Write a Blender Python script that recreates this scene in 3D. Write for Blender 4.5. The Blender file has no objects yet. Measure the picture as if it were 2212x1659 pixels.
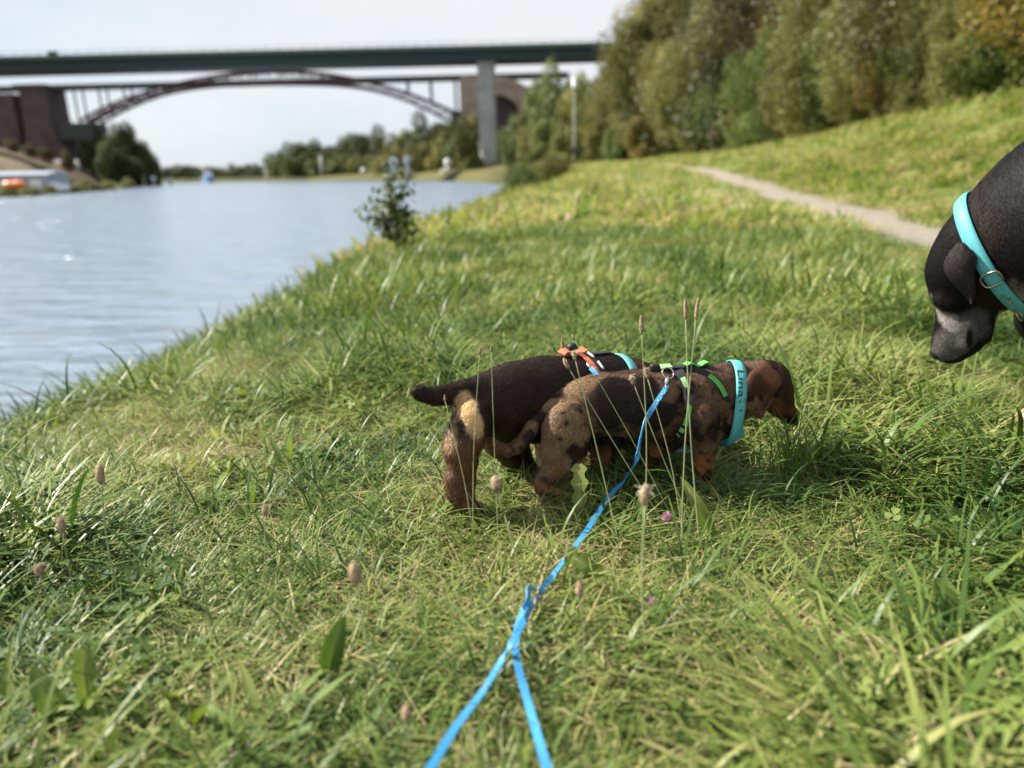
import bpy, math, random
import numpy as np
from mathutils import Vector
from mathutils.bvhtree import BVHTree

random.seed(7)
RNG = np.random.default_rng(11)
SC = bpy.context.scene
COL = SC.collection

# ------------------------------------------------------------------ camera
W, H_, F = 2212.0, 1659.0, 1600.0
PITCH, ROLL, CAMZ = math.radians(15.97), math.radians(1.25), 0.60
fwd = np.array([0, math.cos(PITCH), -math.sin(PITCH)])
r0 = np.array([1.0, 0, 0]); u0 = np.array([0, math.sin(PITCH), math.cos(PITCH)])
rgt = r0 * math.cos(ROLL) - u0 * math.sin(ROLL)
up = u0 * math.cos(ROLL) + r0 * math.sin(ROLL)
CAM = np.array([0, 0, CAMZ])
cam = bpy.data.cameras.new('camera'); camo = bpy.data.objects.new('camera', cam); COL.objects.link(camo)
cam.sensor_width = 36; cam.lens = 36 * F / W; cam.clip_start = 0.05; cam.clip_end = 6000
from mathutils import Matrix
M = Matrix(((rgt[0], up[0], -fwd[0], 0), (rgt[1], up[1], -fwd[1], 0), (rgt[2], up[2], -fwd[2], CAMZ), (0, 0, 0, 1)))
camo.matrix_world = M
cam.dof.use_dof = True; cam.dof.focus_distance = 1.36; cam.dof.aperture_fstop = 2.1
SC.camera = camo

# ------------------------------------------------------------------ light
SUN_AZ, SUN_EL = math.radians(-73), math.radians(41)      # azimuth from +Y, negative = left
w = bpy.data.worlds.new("World"); SC.world = w; w.use_nodes = True
nt = w.node_tree; nt.nodes.clear()
sky = nt.nodes.new('ShaderNodeTexSky'); sky.sky_type = 'NISHITA'; sky.sun_disc = False
sky.sun_elevation = SUN_EL; sky.sun_rotation = SUN_AZ
sky.air_density = 1.0; sky.dust_density = 1.2; sky.ozone_density = 1.2
tc = nt.nodes.new('ShaderNodeTexCoord'); mp = nt.nodes.new('ShaderNodeMapping'); mp.inputs['Scale'].default_value = (1, 1, 3.2)
nz = nt.nodes.new('ShaderNodeTexNoise'); nz.inputs['Scale'].default_value = 1.7; nz.inputs['Detail'].default_value = 5; nz.inputs['Roughness'].default_value = .55
rm = nt.nodes.new('ShaderNodeMapRange'); rm.inputs[1].default_value = .34; rm.inputs[2].default_value = .64; rm.inputs[3].default_value = .86; rm.inputs[4].default_value = .98
mx = nt.nodes.new('ShaderNodeMix'); mx.data_type = 'RGBA'; mx.inputs[7].default_value = (3.6, 3.8, 4.05, 1)
cn = nt.nodes.new('ShaderNodeTexNoise'); cn.inputs['Scale'].default_value = 1.1; cn.inputs['Detail'].default_value = 6; cn.inputs['Roughness'].default_value = .6; cr = nt.nodes.new('ShaderNodeMapRange'); cr.inputs[1].default_value = .38; cr.inputs[2].default_value = .62
cm = nt.nodes.new('ShaderNodeMix'); cm.data_type = 'RGBA'; cm.inputs[6].default_value = (2.95, 3.45, 4.0, 1); cm.inputs[7].default_value = (4.0, 4.1, 4.2, 1)
bg = nt.nodes.new('ShaderNodeBackground'); bg.inputs[1].default_value = 0.095
wo = nt.nodes.new('ShaderNodeOutputWorld')
L = nt.links.new
L(tc.outputs['Generated'], mp.inputs[0]); L(mp.outputs[0], nz.inputs[0]); L(nz.outputs[0], rm.inputs[0])
L(mp.outputs[0], cn.inputs[0]); L(cn.outputs[0], cr.inputs[0]); L(cr.outputs[0], cm.inputs[0]); L(cm.outputs[2], mx.inputs[7]); L(rm.outputs[0], mx.inputs[0]); L(sky.outputs[0], mx.inputs[6]); L(mx.outputs[2], bg.inputs[0]); L(bg.outputs[0], wo.inputs[0])
sl = bpy.data.lights.new('sun', 'SUN'); sl.energy = 5.0; sl.angle = math.radians(0.55); sl.color = (1, .94, .84)
so = bpy.data.objects.new('sun', sl); COL.objects.link(so)
SD = np.array([math.sin(SUN_AZ) * math.cos(SUN_EL), math.cos(SUN_AZ) * math.cos(SUN_EL), math.sin(SUN_EL)])
so.rotation_euler = Vector(-SD).to_track_quat('-Z', 'Y').to_euler(); so.location = (-20, 10, 30)
SC.view_settings.view_transform = 'Standard'; SC.view_settings.look = 'None'
SC.view_settings.exposure = 1.2; SC.view_settings.gamma = 1; SC.view_settings.use_curve_mapping = False
SC.render.engine = 'CYCLES'
SC.cycles.use_denoising = True; SC.cycles.max_bounces = 8; SC.cycles.transparent_max_bounces = 8
SC.cycles.sample_clamp_indirect = 6; SC.cycles.sample_clamp_direct = 5

# ------------------------------------------------------------------ helpers
def ray(px, py):
    d = fwd * F + rgt * (px - W / 2) - up * (py - H_ / 2)
    return d / F                                   # camera-depth 1
def at(px, py, depth):
    return CAM + ray(px, py) * depth

def vnoise(p, seed=0):
    """value noise, p (n,3) -> (n,) in 0..1"""
    p = np.asarray(p, float); i = np.floor(p).astype(np.int64); f = p - i; f = f * f * (3 - 2 * f)
    def h(a):
        n = (a[:, 0] * 374761393 + a[:, 1] * 668265263 + a[:, 2] * 2147483647 + seed * 1274126177) & 0xffffffff
        n = ((n ^ (n >> 13)) * 1274126177) & 0xffffffff
        n = ((n ^ (n >> 16)) * 2246822519) & 0xffffffff
        return (n ^ (n >> 15)) / 4294967295.0
    r = 0
    for dx in (0, 1):
        for dy in (0, 1):
            for dz in (0, 1):
                wgt = (f[:, 0] if dx else 1 - f[:, 0]) * (f[:, 1] if dy else 1 - f[:, 1]) * (f[:, 2] if dz else 1 - f[:, 2])
                r = r + wgt * h(i + np.array([dx, dy, dz]))
    return r
def fbm(p, seed=0, o=3):
    p = np.asarray(p, float); s = 0; a = .5; t = 0
    for k in range(o):
        s = s + a * vnoise(p * 2 ** k, seed + k); t += a; a *= .5
    return s / t
def sst(a, b, x):
    t = np.clip((np.asarray(x, float) - a) / (b - a), 0, 1); return t * t * (3 - 2 * t)

def tag(o, label=None, cat=None, group=None, kind=None):
    if label: o['label'] = label
    if cat: o['category'] = cat
    if group: o['group'] = group
    if kind: o['kind'] = kind
    return o
def empty(name, loc):
    o = bpy.data.objects.new(name, None); COL.objects.link(o); o.location = Vector(loc); o.empty_display_size = .1
    return o
def mesh(name, v, faces, smooth=False, col=None, colname='Col'):
    me = bpy.data.meshes.new(name)
    v = np.asarray(v, np.float32)
    if isinstance(faces, np.ndarray):
        k = faces.shape[1]; n = len(faces)
        me.vertices.add(len(v)); me.vertices.foreach_set('co', v.ravel())
        me.loops.add(n * k); me.loops.foreach_set('vertex_index', faces.astype(np.int32).ravel())
        me.polygons.add(n); me.polygons.foreach_set('loop_start', np.arange(0, n * k, k, dtype=np.int32))
        me.update(calc_edges=True); me.validate()
    else:
        me.from_pydata([tuple(map(float, a)) for a in v], [], faces)
    if smooth: me.polygons.foreach_set('use_smooth', [True] * len(me.polygons))
    if col is not None:
        c = np.ones((len(v), 4), np.float32); c[:, :3] = col
        a = me.color_attributes.new(colname, 'FLOAT_COLOR', 'POINT'); a.data.foreach_set('color', c.ravel())
    return me
def obj(name, me, mat, parent=None, loc=None):
    o = bpy.data.objects.new(name, me); COL.objects.link(o)
    if mat and not me.materials: me.materials.append(mat)
    if parent: o.parent = parent
    if loc is not None: o.location = Vector(loc)
    return o

class MB:
    """collects shapes (world or local coords) -> one mesh"""
    def __init__(s): s.v = []; s.f = []
    def add(s, v, f):
        n = len(s.v); s.v += [tuple(map(float, a)) for a in v]; s.f += [tuple(i + n for i in q) for q in f]; return s
    def box(s, c, size, ax=None):
        ax = ax or ((1, 0, 0), (0, 1, 0), (0, 0, 1)); c = np.array(c, float); a = [np.array(k, float) for k in ax]
        hs = np.array(size) / 2; v = []
        for z in (-1, 1):
            for y, x in ((-1, -1), (-1, 1), (1, 1), (1, -1)):
                v.append(c + a[0] * x * hs[0] + a[1] * y * hs[1] + a[2] * z * hs[2])
        return s.add(v, [(3, 2, 1, 0), (4, 5, 6, 7), (0, 1, 5, 4), (1, 2, 6, 5), (2, 3, 7, 6), (3, 0, 4, 7)])
    def bar(s, a, b, w, h=None):
        a = np.array(a, float); b = np.array(b, float); h = h or w; d = b - a; L_ = np.linalg.norm(d); d /= L_
        t = np.array([0, 0, 1.0]) if abs(d[2]) < .9 else np.array([0, 1.0, 0])
        x = np.cross(d, t); x /= np.linalg.norm(x); y = np.cross(x, d)
        return s.box((a + b) / 2, (L_, w, h), (d, x, y))
    def tube(s, pts, r, n=8, cap=True):
        pts = [np.array(p, float) for p in pts]; r = [r] * len(pts) if np.isscalar(r) else r
        rings = []
        for i, p in enumerate(pts):
            d = pts[min(i + 1, len(pts) - 1)] - pts[max(i - 1, 0)]; d /= np.linalg.norm(d) + 1e-12
            t = np.array([0, 0, 1.0]) if abs(d[2]) < .9 else np.array([0, 1.0, 0])
            x = np.cross(d, t); x /= np.linalg.norm(x); y = np.cross(d, x)
            rings.append([p + r[i] * (math.cos(2 * math.pi * k / n) * x + math.sin(2 * math.pi * k / n) * y) for k in range(n)])
        f = []
        for i in range(len(pts) - 1):
            for k in range(n):
                a = i * n + k; b = i * n + (k + 1) % n; f.append((a, b, b + n, a + n))
        if cap: f += [tuple(range(n))[::-1], tuple(range((len(pts) - 1) * n, len(pts) * n))]
        return s.add([q for g in rings for q in g], f)
    def build(s, name, mat, parent=None, smooth=False, origin=None):
        v = np.array(s.v); o = np.array(origin) if origin is not None else (np.array(parent.location) if parent else np.zeros(3))
        if parent is None and origin is None: o = np.array([v[:, 0].mean(), v[:, 1].mean(), v[:, 2].min()])
        me = mesh(name, v - o, s.f, smooth); ob = obj(name, me, mat, parent)
        if parent is None: ob.location = Vector(o)
        return ob

# ------------------------------------------------------------------ materials
def mat(name, base=(.5, .5, .5), rough=.7, spec=.5, metal=0, noise=None, bump=0, bscale=30, trans=0, attr=None, rnd=None, sheen=0):
    m = bpy.data.materials.new(name); m.use_nodes = True; nt = m.node_tree; nt.nodes.clear(); L = nt.links.new
    p = nt.nodes.new('ShaderNodeBsdfPrincipled'); out = nt.nodes.new('ShaderNodeOutputMaterial')
    p.inputs['Roughness'].default_value = rough; p.inputs['Specular IOR Level'].default_value = spec; p.inputs['Metallic'].default_value = metal
    p.inputs['Base Color'].default_value = (*base, 1)
    if sheen: p.inputs['Sheen Weight'].default_value = sheen
    src = None
    tc = nt.nodes.new('ShaderNodeTexCoord')
    if attr:
        a = nt.nodes.new('ShaderNodeAttribute'); a.attribute_name = attr; src = a.outputs['Color']
    if noise:      # (scale, colour2, lo, hi)
        sc_, c2, lo, hi = noise
        n = nt.nodes.new('ShaderNodeTexNoise'); n.inputs['Scale'].default_value = sc_; n.inputs['Detail'].default_value = 4; L(tc.outputs['Object'], n.inputs[0])
        r = nt.nodes.new('ShaderNodeMapRange'); r.inputs[1].default_value = lo; r.inputs[2].default_value = hi; L(n.outputs[0], r.inputs[0])
        x = nt.nodes.new('ShaderNodeMix'); x.data_type = 'RGBA'; L(r.outputs[0], x.inputs[0])
        if src: L(src, x.inputs[6])
        else: x.inputs[6].default_value = (*base, 1)
        x.inputs[7].default_value = (*c2, 1); src = x.outputs[2]
    if rnd:        # brightness/hue variation per object
        oi = nt.nodes.new('ShaderNodeObjectInfo'); hv = nt.nodes.new('ShaderNodeHueSaturation')
        r1 = nt.nodes.new('ShaderNodeMapRange'); r1.inputs[3].default_value = 1 - rnd[0]; r1.inputs[4].default_value = 1 + rnd[0]; L(oi.outputs['Random'], r1.inputs[0]); L(r1.outputs[0], hv.inputs['Value'])
        m2 = nt.nodes.new('ShaderNodeMath'); m2.operation = 'MULTIPLY'; m2.inputs[1].default_value = 7.31; L(oi.outputs['Random'], m2.inputs[0])
        m3 = nt.nodes.new('ShaderNodeMath'); m3.operation = 'FRACT'; L(m2.outputs[0], m3.inputs[0])
        r2 = nt.nodes.new('ShaderNodeMapRange'); r2.inputs[3].default_value = .5 - rnd[1]; r2.inputs[4].default_value = .5 + rnd[1]; L(m3.outputs[0], r2.inputs[0]); L(r2.outputs[0], hv.inputs['Hue'])
        if src: L(src, hv.inputs['Color'])
        else: hv.inputs['Color'].default_value = (*base, 1)
        src = hv.outputs[0]
    if src: L(src, p.inputs['Base Color'])
    if bump:
        n = nt.nodes.new('ShaderNodeTexNoise'); n.inputs['Scale'].default_value = bscale; n.inputs['Detail'].default_value = 5; L(tc.outputs['Object'], n.inputs[0])
        b = nt.nodes.new('ShaderNodeBump'); b.inputs['Strength'].default_value = 1; b.inputs['Distance'].default_value = bump; L(n.outputs[0], b.inputs['Height']); L(b.outputs[0], p.inputs['Normal'])
    if trans:
        t = nt.nodes.new('ShaderNodeBsdfTranslucent'); x = nt.nodes.new('ShaderNodeMixShader'); x.inputs[0].default_value = trans
        g = nt.nodes.new('ShaderNodeGamma'); g.inputs[1].default_value = .85
        if src: L(src, g.inputs[0])
        else: g.inputs[0].default_value = (*base, 1)
        L(g.outputs[0], t.inputs[0]); L(p.outputs[0], x.inputs[1]); L(t.outputs[0], x.inputs[2]); L(x.outputs[0], out.inputs[0])
    else: L(p.outputs[0], out.inputs[0])
    return m

# ------------------------------------------------------------------ terrain
WATER_Z = -1.8
UX, UY = math.sin(math.radians(4.4)), math.cos(math.radians(4.4))     # canal direction
def st(x, y): return x * UY - y * UX, x * UX + y * UY                # across (s), along (t)
def xy(s, t): return s * UY + t * UX, -s * UX + t * UY
XR = ([-80, 0, 40, 80, 120, 160, 200, 240, 320, 480, 700, 1000, 2600], [-10.7, -4.5, -1.5, .8, .5, -2, -7, -16, -45, -165, -420, -800, -2600])
XL = ([-80, 0, 128, 200, 320, 350, 700, 2600], [-72, -75, -88, -112, -153, -330, -900, -4000])
def ground_z(x, y, micro=True):
    x = np.asarray(x, float); y = np.asarray(y, float)
    d = x - np.interp(y, *XR); dl = np.interp(y, *XL) - x
    z = np.interp(d, [-6, 0, 1.5, 2.6, 3.4, 4.4, 7.6, 9, 12, 16.5, 25, 60, 400], [-5, -1.8, -.85, -.25, -.05, 0, .0, .12, .66, 2.1, 4.2, 6.6, 14])
    z = np.where(y > 300, z + (np.minimum(z, .3) - z) * sst(300, 420, y), z)
    z = z - np.clip(z, 0, 6) * .46 * sst(19, 42, y) * (d > 8)
    z = z + .85 * sst(8, 50, y) * sst(2, 6, d) * (1 - sst(90, 160, y))
    z = z + sst(120, 240, y) * (1 - .8 * sst(300, 420, y)) * np.interp(d, [0, 1, 6, 14, 40, 90], [0, .5, 1.3, 2.0, 3.4, 8])
    zl = np.interp(dl, [-6, 0, 1, 12, 24, 42, 70, 130, 500], [-5, -1.8, -.9, -.7, 6, 13, 17, 18.5, 24])
    zl = np.where(y < 40, np.minimum(zl, 6), zl)
    z = np.where(dl > -6, np.maximum(np.where(d < -6, -5, z), zl), z)
    z = np.where((d < -6) & (dl <= -6), -5, z)
    if micro:
        sh = x.shape; p = np.stack([x.ravel(), y.ravel(), np.zeros(x.size)], 1)
        n = (fbm(p * 1.1, 3, 2).reshape(sh) - .5) * .07 + (vnoise(p * 5, 9).reshape(sh) - .5) * .018
        n = n * (1 - sst(40, 90, np.hypot(x, y))) + (fbm(p * .08, 5, 3).reshape(sh) - .5) * 1.2 * sst(60, 160, np.hypot(x, y))
        pd = path_dist(x, y); n = n * sst(.5, 1.4, pd)
        z = z + n
    return z
PATHW = .35
_pt = np.array([-6, -2, 0, 3, 6, 7, 9, 13, 17, 24, 35, 45, 60, 100.])
_ps = np.array([2.1, 2.3, 2.4, 2.6, 2.9, 3.08, 3.36, 3.75, 4.15, 4.65, 4.85, 4.85, 4.7, 4.2])
def path_dist(x, y):
    s, t = st(x, y); return np.abs(s - np.interp(t, _pt, _ps))
def cast(px, py, zoff=0.0):
    d = ray(px, py); lo = .3
    ts = np.concatenate([np.linspace(.3, 6, 300), np.linspace(6, 120, 900), np.linspace(120, 900, 800)])
    P = CAM[None] + d[None] * ts[:, None]
    g = ground_z(P[:, 0], P[:, 1]) + zoff
    k = np.argmax(P[:, 2] < g)
    a, b = ts[max(k - 1, 0)], ts[k]
    for _ in range(12):
        m = (a + b) / 2; q = CAM + d * m
        if q[2] < float(ground_z(np.array([q[0]]), np.array([q[1]]))[0]) + zoff: b = m
        else: a = m
    return CAM + d * b
def gz(x, y): return float(ground_z(np.array([float(x)]), np.array([float(y)]))[0])

xs = np.concatenate([np.linspace(-2600, -180, 50)[:-1], np.linspace(-180, -9, 110)[:-1], np.linspace(-9, 12, 170)[:-1], np.linspace(12, 60, 70)[:-1], np.linspace(60, 2600, 50)])
ys = np.concatenate([np.linspace(-80, -2, 25)[:-1], np.linspace(-2, 10, 100)[:-1], np.linspace(10, 60, 130)[:-1], np.linspace(60, 400, 110)[:-1], np.linspace(400, 3000, 50)])
GX, GY = np.meshgrid(xs, ys); GZ = ground_z(GX, GY)
nx, ny = len(xs), len(ys)
idx = np.arange(nx * ny).reshape(ny, nx)
gf = np.stack([idx[:-1, :-1], idx[:-1, 1:], idx[1:, 1:], idx[1:, :-1]], -1).reshape(-1, 4)

gm = bpy.data.materials.new('turf_soil'); gm.use_nodes = True; nt = gm.node_tree; P_ = nt.nodes['Principled BSDF']; L = nt.links.new
ge = nt.nodes.new('ShaderNodeNewGeometry')
def nnode(scale, det=4, sock=None):
    n = nt.nodes.new('ShaderNodeTexNoise'); n.inputs['Scale'].default_value = scale; n.inputs['Detail'].default_value = det; L(ge.outputs['Position'], n.inputs[0]); return n.outputs[0]
def ramp(inp, stops):
    r = nt.nodes.new('ShaderNodeValToRGB'); e = r.color_ramp.elements
    for i, (p, c) in enumerate(stops):
        q = e[i] if i < 2 else e.new(p)
        q.position = p; q.color = (*c, 1)
    L(inp, r.inputs[0]); return r.outputs[0]
def mixc(fac, a, b):
    x = nt.nodes.new('ShaderNodeMix'); x.data_type = 'RGBA'
    for s, k in ((fac, 0), (a, 6), (b, 7)):
        if isinstance(s, (int, float)): x.inputs[k].default_value = s
        elif isinstance(s, tuple): x.inputs[k].default_value = (*s, 1)
        else: L(s, x.inputs[k])
    return x.outputs[2]
def mrange(inp, a, b):
    r = nt.nodes.new('ShaderNodeMapRange'); r.inputs[1].default_value = a; r.inputs[2].default_value = b; L(inp, r.inputs[0]); return r.outputs[0]
soil = ramp(nnode(60), [(.3, (.018, .014, .008)), (.7, (.07, .055, .03))])
farg = ramp(nnode(1.3, 6), [(.25, (.085, .125, .03)), (.5, (.15, .19, .05)), (.75, (.21, .235, .08))])
dist = nt.nodes.new('ShaderNodeVectorMath'); dist.operation = 'LENGTH'; L(ge.outputs['Position'], dist.inputs[0])
base = mixc(mrange(dist.outputs['Value'], 3, 14), soil, farg)
# left bank: bare brown earth with a green strip; attribute set per vertex
at_ = nt.nodes.new('ShaderNodeAttribute'); at_.attribute_name = 'Land'
sep = nt.nodes.new('ShaderNodeSeparateColor'); L(at_.outputs['Color'], sep.inputs[0])
earth = ramp(nnode(.12, 5), [(.3, (.10, .075, .05)), (.7, (.28, .21, .15))])
base = mixc(sep.outputs[0], base, earth)
dry = ramp(nnode(3, 5), [(.3, (.11, .105, .04)), (.7, (.18, .155, .065))])
base = mixc(sep.outputs[1], base, dry)
sx = nt.nodes.new('ShaderNodeSeparateXYZ'); L(ge.outputs['Position'], sx.inputs[0])
base = mixc(mrange(sx.outputs[1], 90, 160), base, mixc(sep.outputs[0], mixc(sep.outputs[1], (.055, .06, .022), dry), earth))
L(base, P_.inputs['Base Color']); P_.inputs['Roughness'].default_value = .95; P_.inputs['Specular IOR Level'].default_value = .1
b = nt.nodes.new('ShaderNodeBump'); b.inputs['Distance'].default_value = .02; L(nnode(45, 6), b.inputs['Height']); L(b.outputs[0], P_.inputs['Normal'])
gv = np.stack([GX, GY, GZ], -1).reshape(-1, 3)
DR = GX - np.interp(GY, *XR); DL = np.interp(GY, *XL) - GX
land = np.zeros((ny, nx, 3))
land[..., 0] = sst(2, 10, DL) * (1 - sst(.9, 1.2, DL / 60) * 0) * (GY > 60) * (GY < 340)
# green strip down the left hill
A1, A2 = at(120, 300, 250), at(250, 395, 270)
strip = np.abs((GX - A1[0]) * (A2[1] - A1[1]) - (GY - A1[1]) * (A2[0] - A1[0])) / np.hypot(A2[0] - A1[0], A2[1] - A1[1])
land[..., 0] *= sst(6, 9, strip)
land[..., 1] = np.clip((1 - sst(.1, .3, path_dist(GX, GY) - PATHW)) * .8, 0, 1) * (GY < 60) + sst(160, 220, GY) * (1 - sst(10, 18, DR)) * (DR > 0) * .55
ground = obj('ground', mesh('ground', gv, gf, True, land.reshape(-1, 3), 'Land'), gm)
tag(ground, kind='structure')

# water
wm = bpy.data.materials.new('canal_water'); wm.use_nodes = True; nt = wm.node_tree; P_ = nt.nodes['Principled BSDF']; L = nt.links.new
P_.inputs['Base Color'].default_value = (.175, .225, .29, 1); P_.inputs['Roughness'].default_value = .2; P_.inputs['IOR'].default_value = 1.85
ge = nt.nodes.new('ShaderNodeNewGeometry'); mpn = nt.nodes.new('ShaderNodeMapping'); mpn.inputs['Scale'].default_value = (.42, 1.3, 1); mpn.inputs['Rotation'].default_value = (0, 0, .25); L(ge.outputs['Position'], mpn.inputs[0])
def wn(scale, det, rough=.55):
    n = nt.nodes.new('ShaderNodeTexNoise'); n.inputs['Scale'].default_value = scale; n.inputs['Detail'].default_value = det; n.inputs['Roughness'].default_value = rough; L(mpn.outputs[0], n.inputs[0]); return n.outputs[0]
b1 = nt.nodes.new('ShaderNodeBump'); b1.inputs['Distance'].default_value = .9; L(wn(1.15, 3, .45), b1.inputs['Height'])
b2 = nt.nodes.new('ShaderNodeBump'); b2.inputs['Distance'].default_value = .45; L(wn(.35, 3), b2.inputs['Height']); L(b1.outputs[0], b2.inputs['Normal'])
big = wn(.02, 3); rr = nt.nodes.new('ShaderNodeMapRange'); rr.inputs[1].default_value = .4; rr.inputs[2].default_value = .62; rr.inputs[3].default_value = .55; rr.inputs[4].default_value = 1; L(big, rr.inputs[0])
L(rr.outputs[0], b1.inputs['Strength']); b2.inputs['Strength'].default_value = .6
L(b2.outputs[0], P_.inputs['Normal'])
mbw = MB(); mbw.add([(-3500, -100, 0), (400, -100, 0), (400, 3200, 0), (-3500, 3200, 0)], [(0, 1, 2, 3)])
wo_ = mbw.build('canal_water', wm, origin=(0, 0, 0)); wo_.location.z = WATER_Z; tag(wo_, kind='structure')

# path ribbon
pm = mat('path_gravel', (.27, .235, .195), .95, .15, noise=(9, (.19, .165, .13), .35, .7), bump=.006, bscale=120)
tt = np.concatenate([np.arange(-6, 12, .25), np.arange(12, 60, .8)]); pv = []; NP = 9
for t in tt:
    s0 = np.interp(t, _pt, _ps); wv = PATHW * (1 - .45 * sst(20, 40, t)) * (1 + .12 * math.sin(t * 2.3) + .06 * math.sin(t * 5.1))
    for k in range(NP):
        u = -1 + 2 * k / (NP - 1); x, y = xy(s0 + u * wv, t); pv.append((x, y, gz(x, y) + .008 + .012 * (1 - u * u)))
pi_ = np.arange(len(pv)).reshape(-1, NP)
pf = np.stack([pi_[:-1, :-1], pi_[:-1, 1:], pi_[1:, 1:], pi_[1:, :-1]], -1).reshape(-1, 4)
tag(obj('path', mesh('path', pv, pf, True), pm), kind='structure')
# ------------------------------------------------------------------ bridges and far things
concrete = mat('pier_concrete', (.36, .35, .33), .85, .3, noise=(.25, (.24, .24, .23), .4, .7))
girderm = mat('green_girder_paint', (.030, .045, .045), .6, .3)
parapm = mat('girder_edge_paint', (.09, .12, .10), .6, .3)
reds = mat('red_brown_steel', (.075, .030, .034), .65, .4)
darks = mat('dark_steel', (.05, .055, .05), .6, .4)
brick = mat('brick_masonry', (.115, .085, .082), .9, .2, noise=(.3, (.075, .058, .06), .35, .7))
stonep = mat('pale_stone', (.40, .30, .24), .9, .2, noise=(.4, (.27, .19, .15), .35, .7))
# a horizontal frame for bridges: image-right direction rotated
def plane_pt(px, py, base, dirx):
    """point where the pixel ray meets the vertical plane through base containing direction dirx"""
    n = np.cross(dirx, [0, 0, 1.0]); d = ray(px, py); k = np.dot(base - CAM, n) / np.dot(d, n); return CAM + d * k
BX = np.array([1.0, 0, 0]); BY = np.array([0, 1.0, 0])
# near girder bridge
D1 = 258.0
nb = empty('motorway_bridge', (at(1050, 350, D1)[0], D1, 4)); tag(nb, 'long dark green girder bridge on a concrete pier crossing in front of the arch bridge', 'bridge')
pbase = np.array([0, D1, 0])
g = lambda px, py: plane_pt(px, py, pbase, BX)
a0, a1 = g(0, 124), g(1050, 99); slope = (a1[2] - a0[2]) / (a1[0] - a0[0])
zt = lambda x: a0[2] + slope * (x - a0[0])
X0, X1 = -340, 120
def beam(name, x0, x1, ztop, zbot, y0, y1, m, parent):
    mb = MB(); v = []
    for x in (x0, x1):
        for y, zz in ((y0, zbot), (y1, zbot), (y1, ztop), (y0, ztop)): v.append((x, y, zt(x) + zz))
    mb.add(v, [(3, 2, 1, 0), (4, 5, 6, 7), (0, 1, 5, 4), (1, 2, 6, 5), (2, 3, 7, 6), (3, 0, 4, 7)])
    return mb.build(name, m, parent)
beam('deck', X0, X1, 0, -.55, D1 - 1.6, D1 + 13, concrete, nb)
beam('edge_beam', X0, X1, .05, -1.1, D1 - 1.9, D1 - 1.603, parapm, nb)
beam('girder', X0, X1, -.553, -4.3, D1, D1 + .5, girderm, nb); beam('girder', X0, X1, -.553, -4.3, D1 + 11, D1 + 11.5, girderm, nb)
beam('soffit', X0, X1, -4.303, -4.45, D1 + .2, D1 + 11.3, girderm, nb)
mb = MB()
for x in np.arange(X0, X1, 4.0): mb.box((x, D1 - 1.75, zt(x) + .6), (.12, .1, 1.1))
mb.build('railing_posts', darks, nb)['kind'] = 'stuff'
beam('railing', X0, X1, 1.2, 1.08, D1 - 1.8, D1 - 1.7, darks, nb)
pL, pR = g(1033, 240)[0], g(1071, 240)[0]; pw = pR - pL; pc = (pL + pR) / 2
zb = gz(pc, D1) - 1; ztop_ = zt(pc) - 4.5
for yy in (D1 + 3,):
    mb = MB(); v = []
    prof = [(-.5, .0), (-.5, .55), (-.2, 1), (.2, 1), (.5, .55), (.5, 0), (.3, -.35), (-.3, -.35)]
    for zz in (zb, ztop_):
        for (ax, ay) in prof: v.append((pc + ax * pw, yy + ay * pw * .6, zz))
    n = len(prof); mb.add(v, [tuple(range(n))[::-1], tuple(range(n, 2 * n))] + [(k, (k + 1) % n, (k + 1) % n + n, k + n) for k in range(n)])
    mb.build('pier', concrete, nb)
# two-faced look: the pier is turned, its left third catches the sun
mb = MB(); mb.box((pc, D1 + 6, ztop_ - .5), (pw * 1.05, 10, .9)); mb.build('pier_cap', concrete, nb)
for px_ in (105, 1480):       # gantries / signs on the deck
    q = g(px_, 110); mb = MB().box((q[0], D1 + 2, zt(q[0]) + 1.2), (3.2, .4, 1.2)); mb.build('parapet_cabinet', darks, nb)

# old arch bridge
D2 = 314.0
ab = empty('arch_bridge', (at(600, 380, D2)[0], D2, 0)); tag(ab, 'old red brown steel arch bridge with brick towers behind the green girder bridge', 'bridge')
p2 = np.array([0, D2, 0]); g2 = lambda px, py: plane_pt(px, py, p2, BX)
e0, e1 = g2(118, 186), g2(1000, 164); sl2 = (e1[2] - e0[2]) / (e1[0] - e0[0]); zd = lambda x: e0[2] + sl2 * (x - e0[0])
def beam2(name, x0, x1, ztop, zbot, y0, y1, m):
    v = []
    for x in (x0, x1):
        for y, zz in ((y0, zbot), (y1, zbot), (y1, ztop), (y0, ztop)): v.append((x, y, zd(x) + zz))
    return MB().add(v, [(3, 2, 1, 0), (4, 5, 6, 7), (0, 1, 5, 4), (1, 2, 6, 5), (2, 3, 7, 6), (3, 0, 4, 7)]).build(name, m, ab)
beam2('deck', g2(-200, 190)[0], g2(1230, 160)[0], .6, -.9, D2 + .8, D2 + 10.2, darks)
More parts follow.
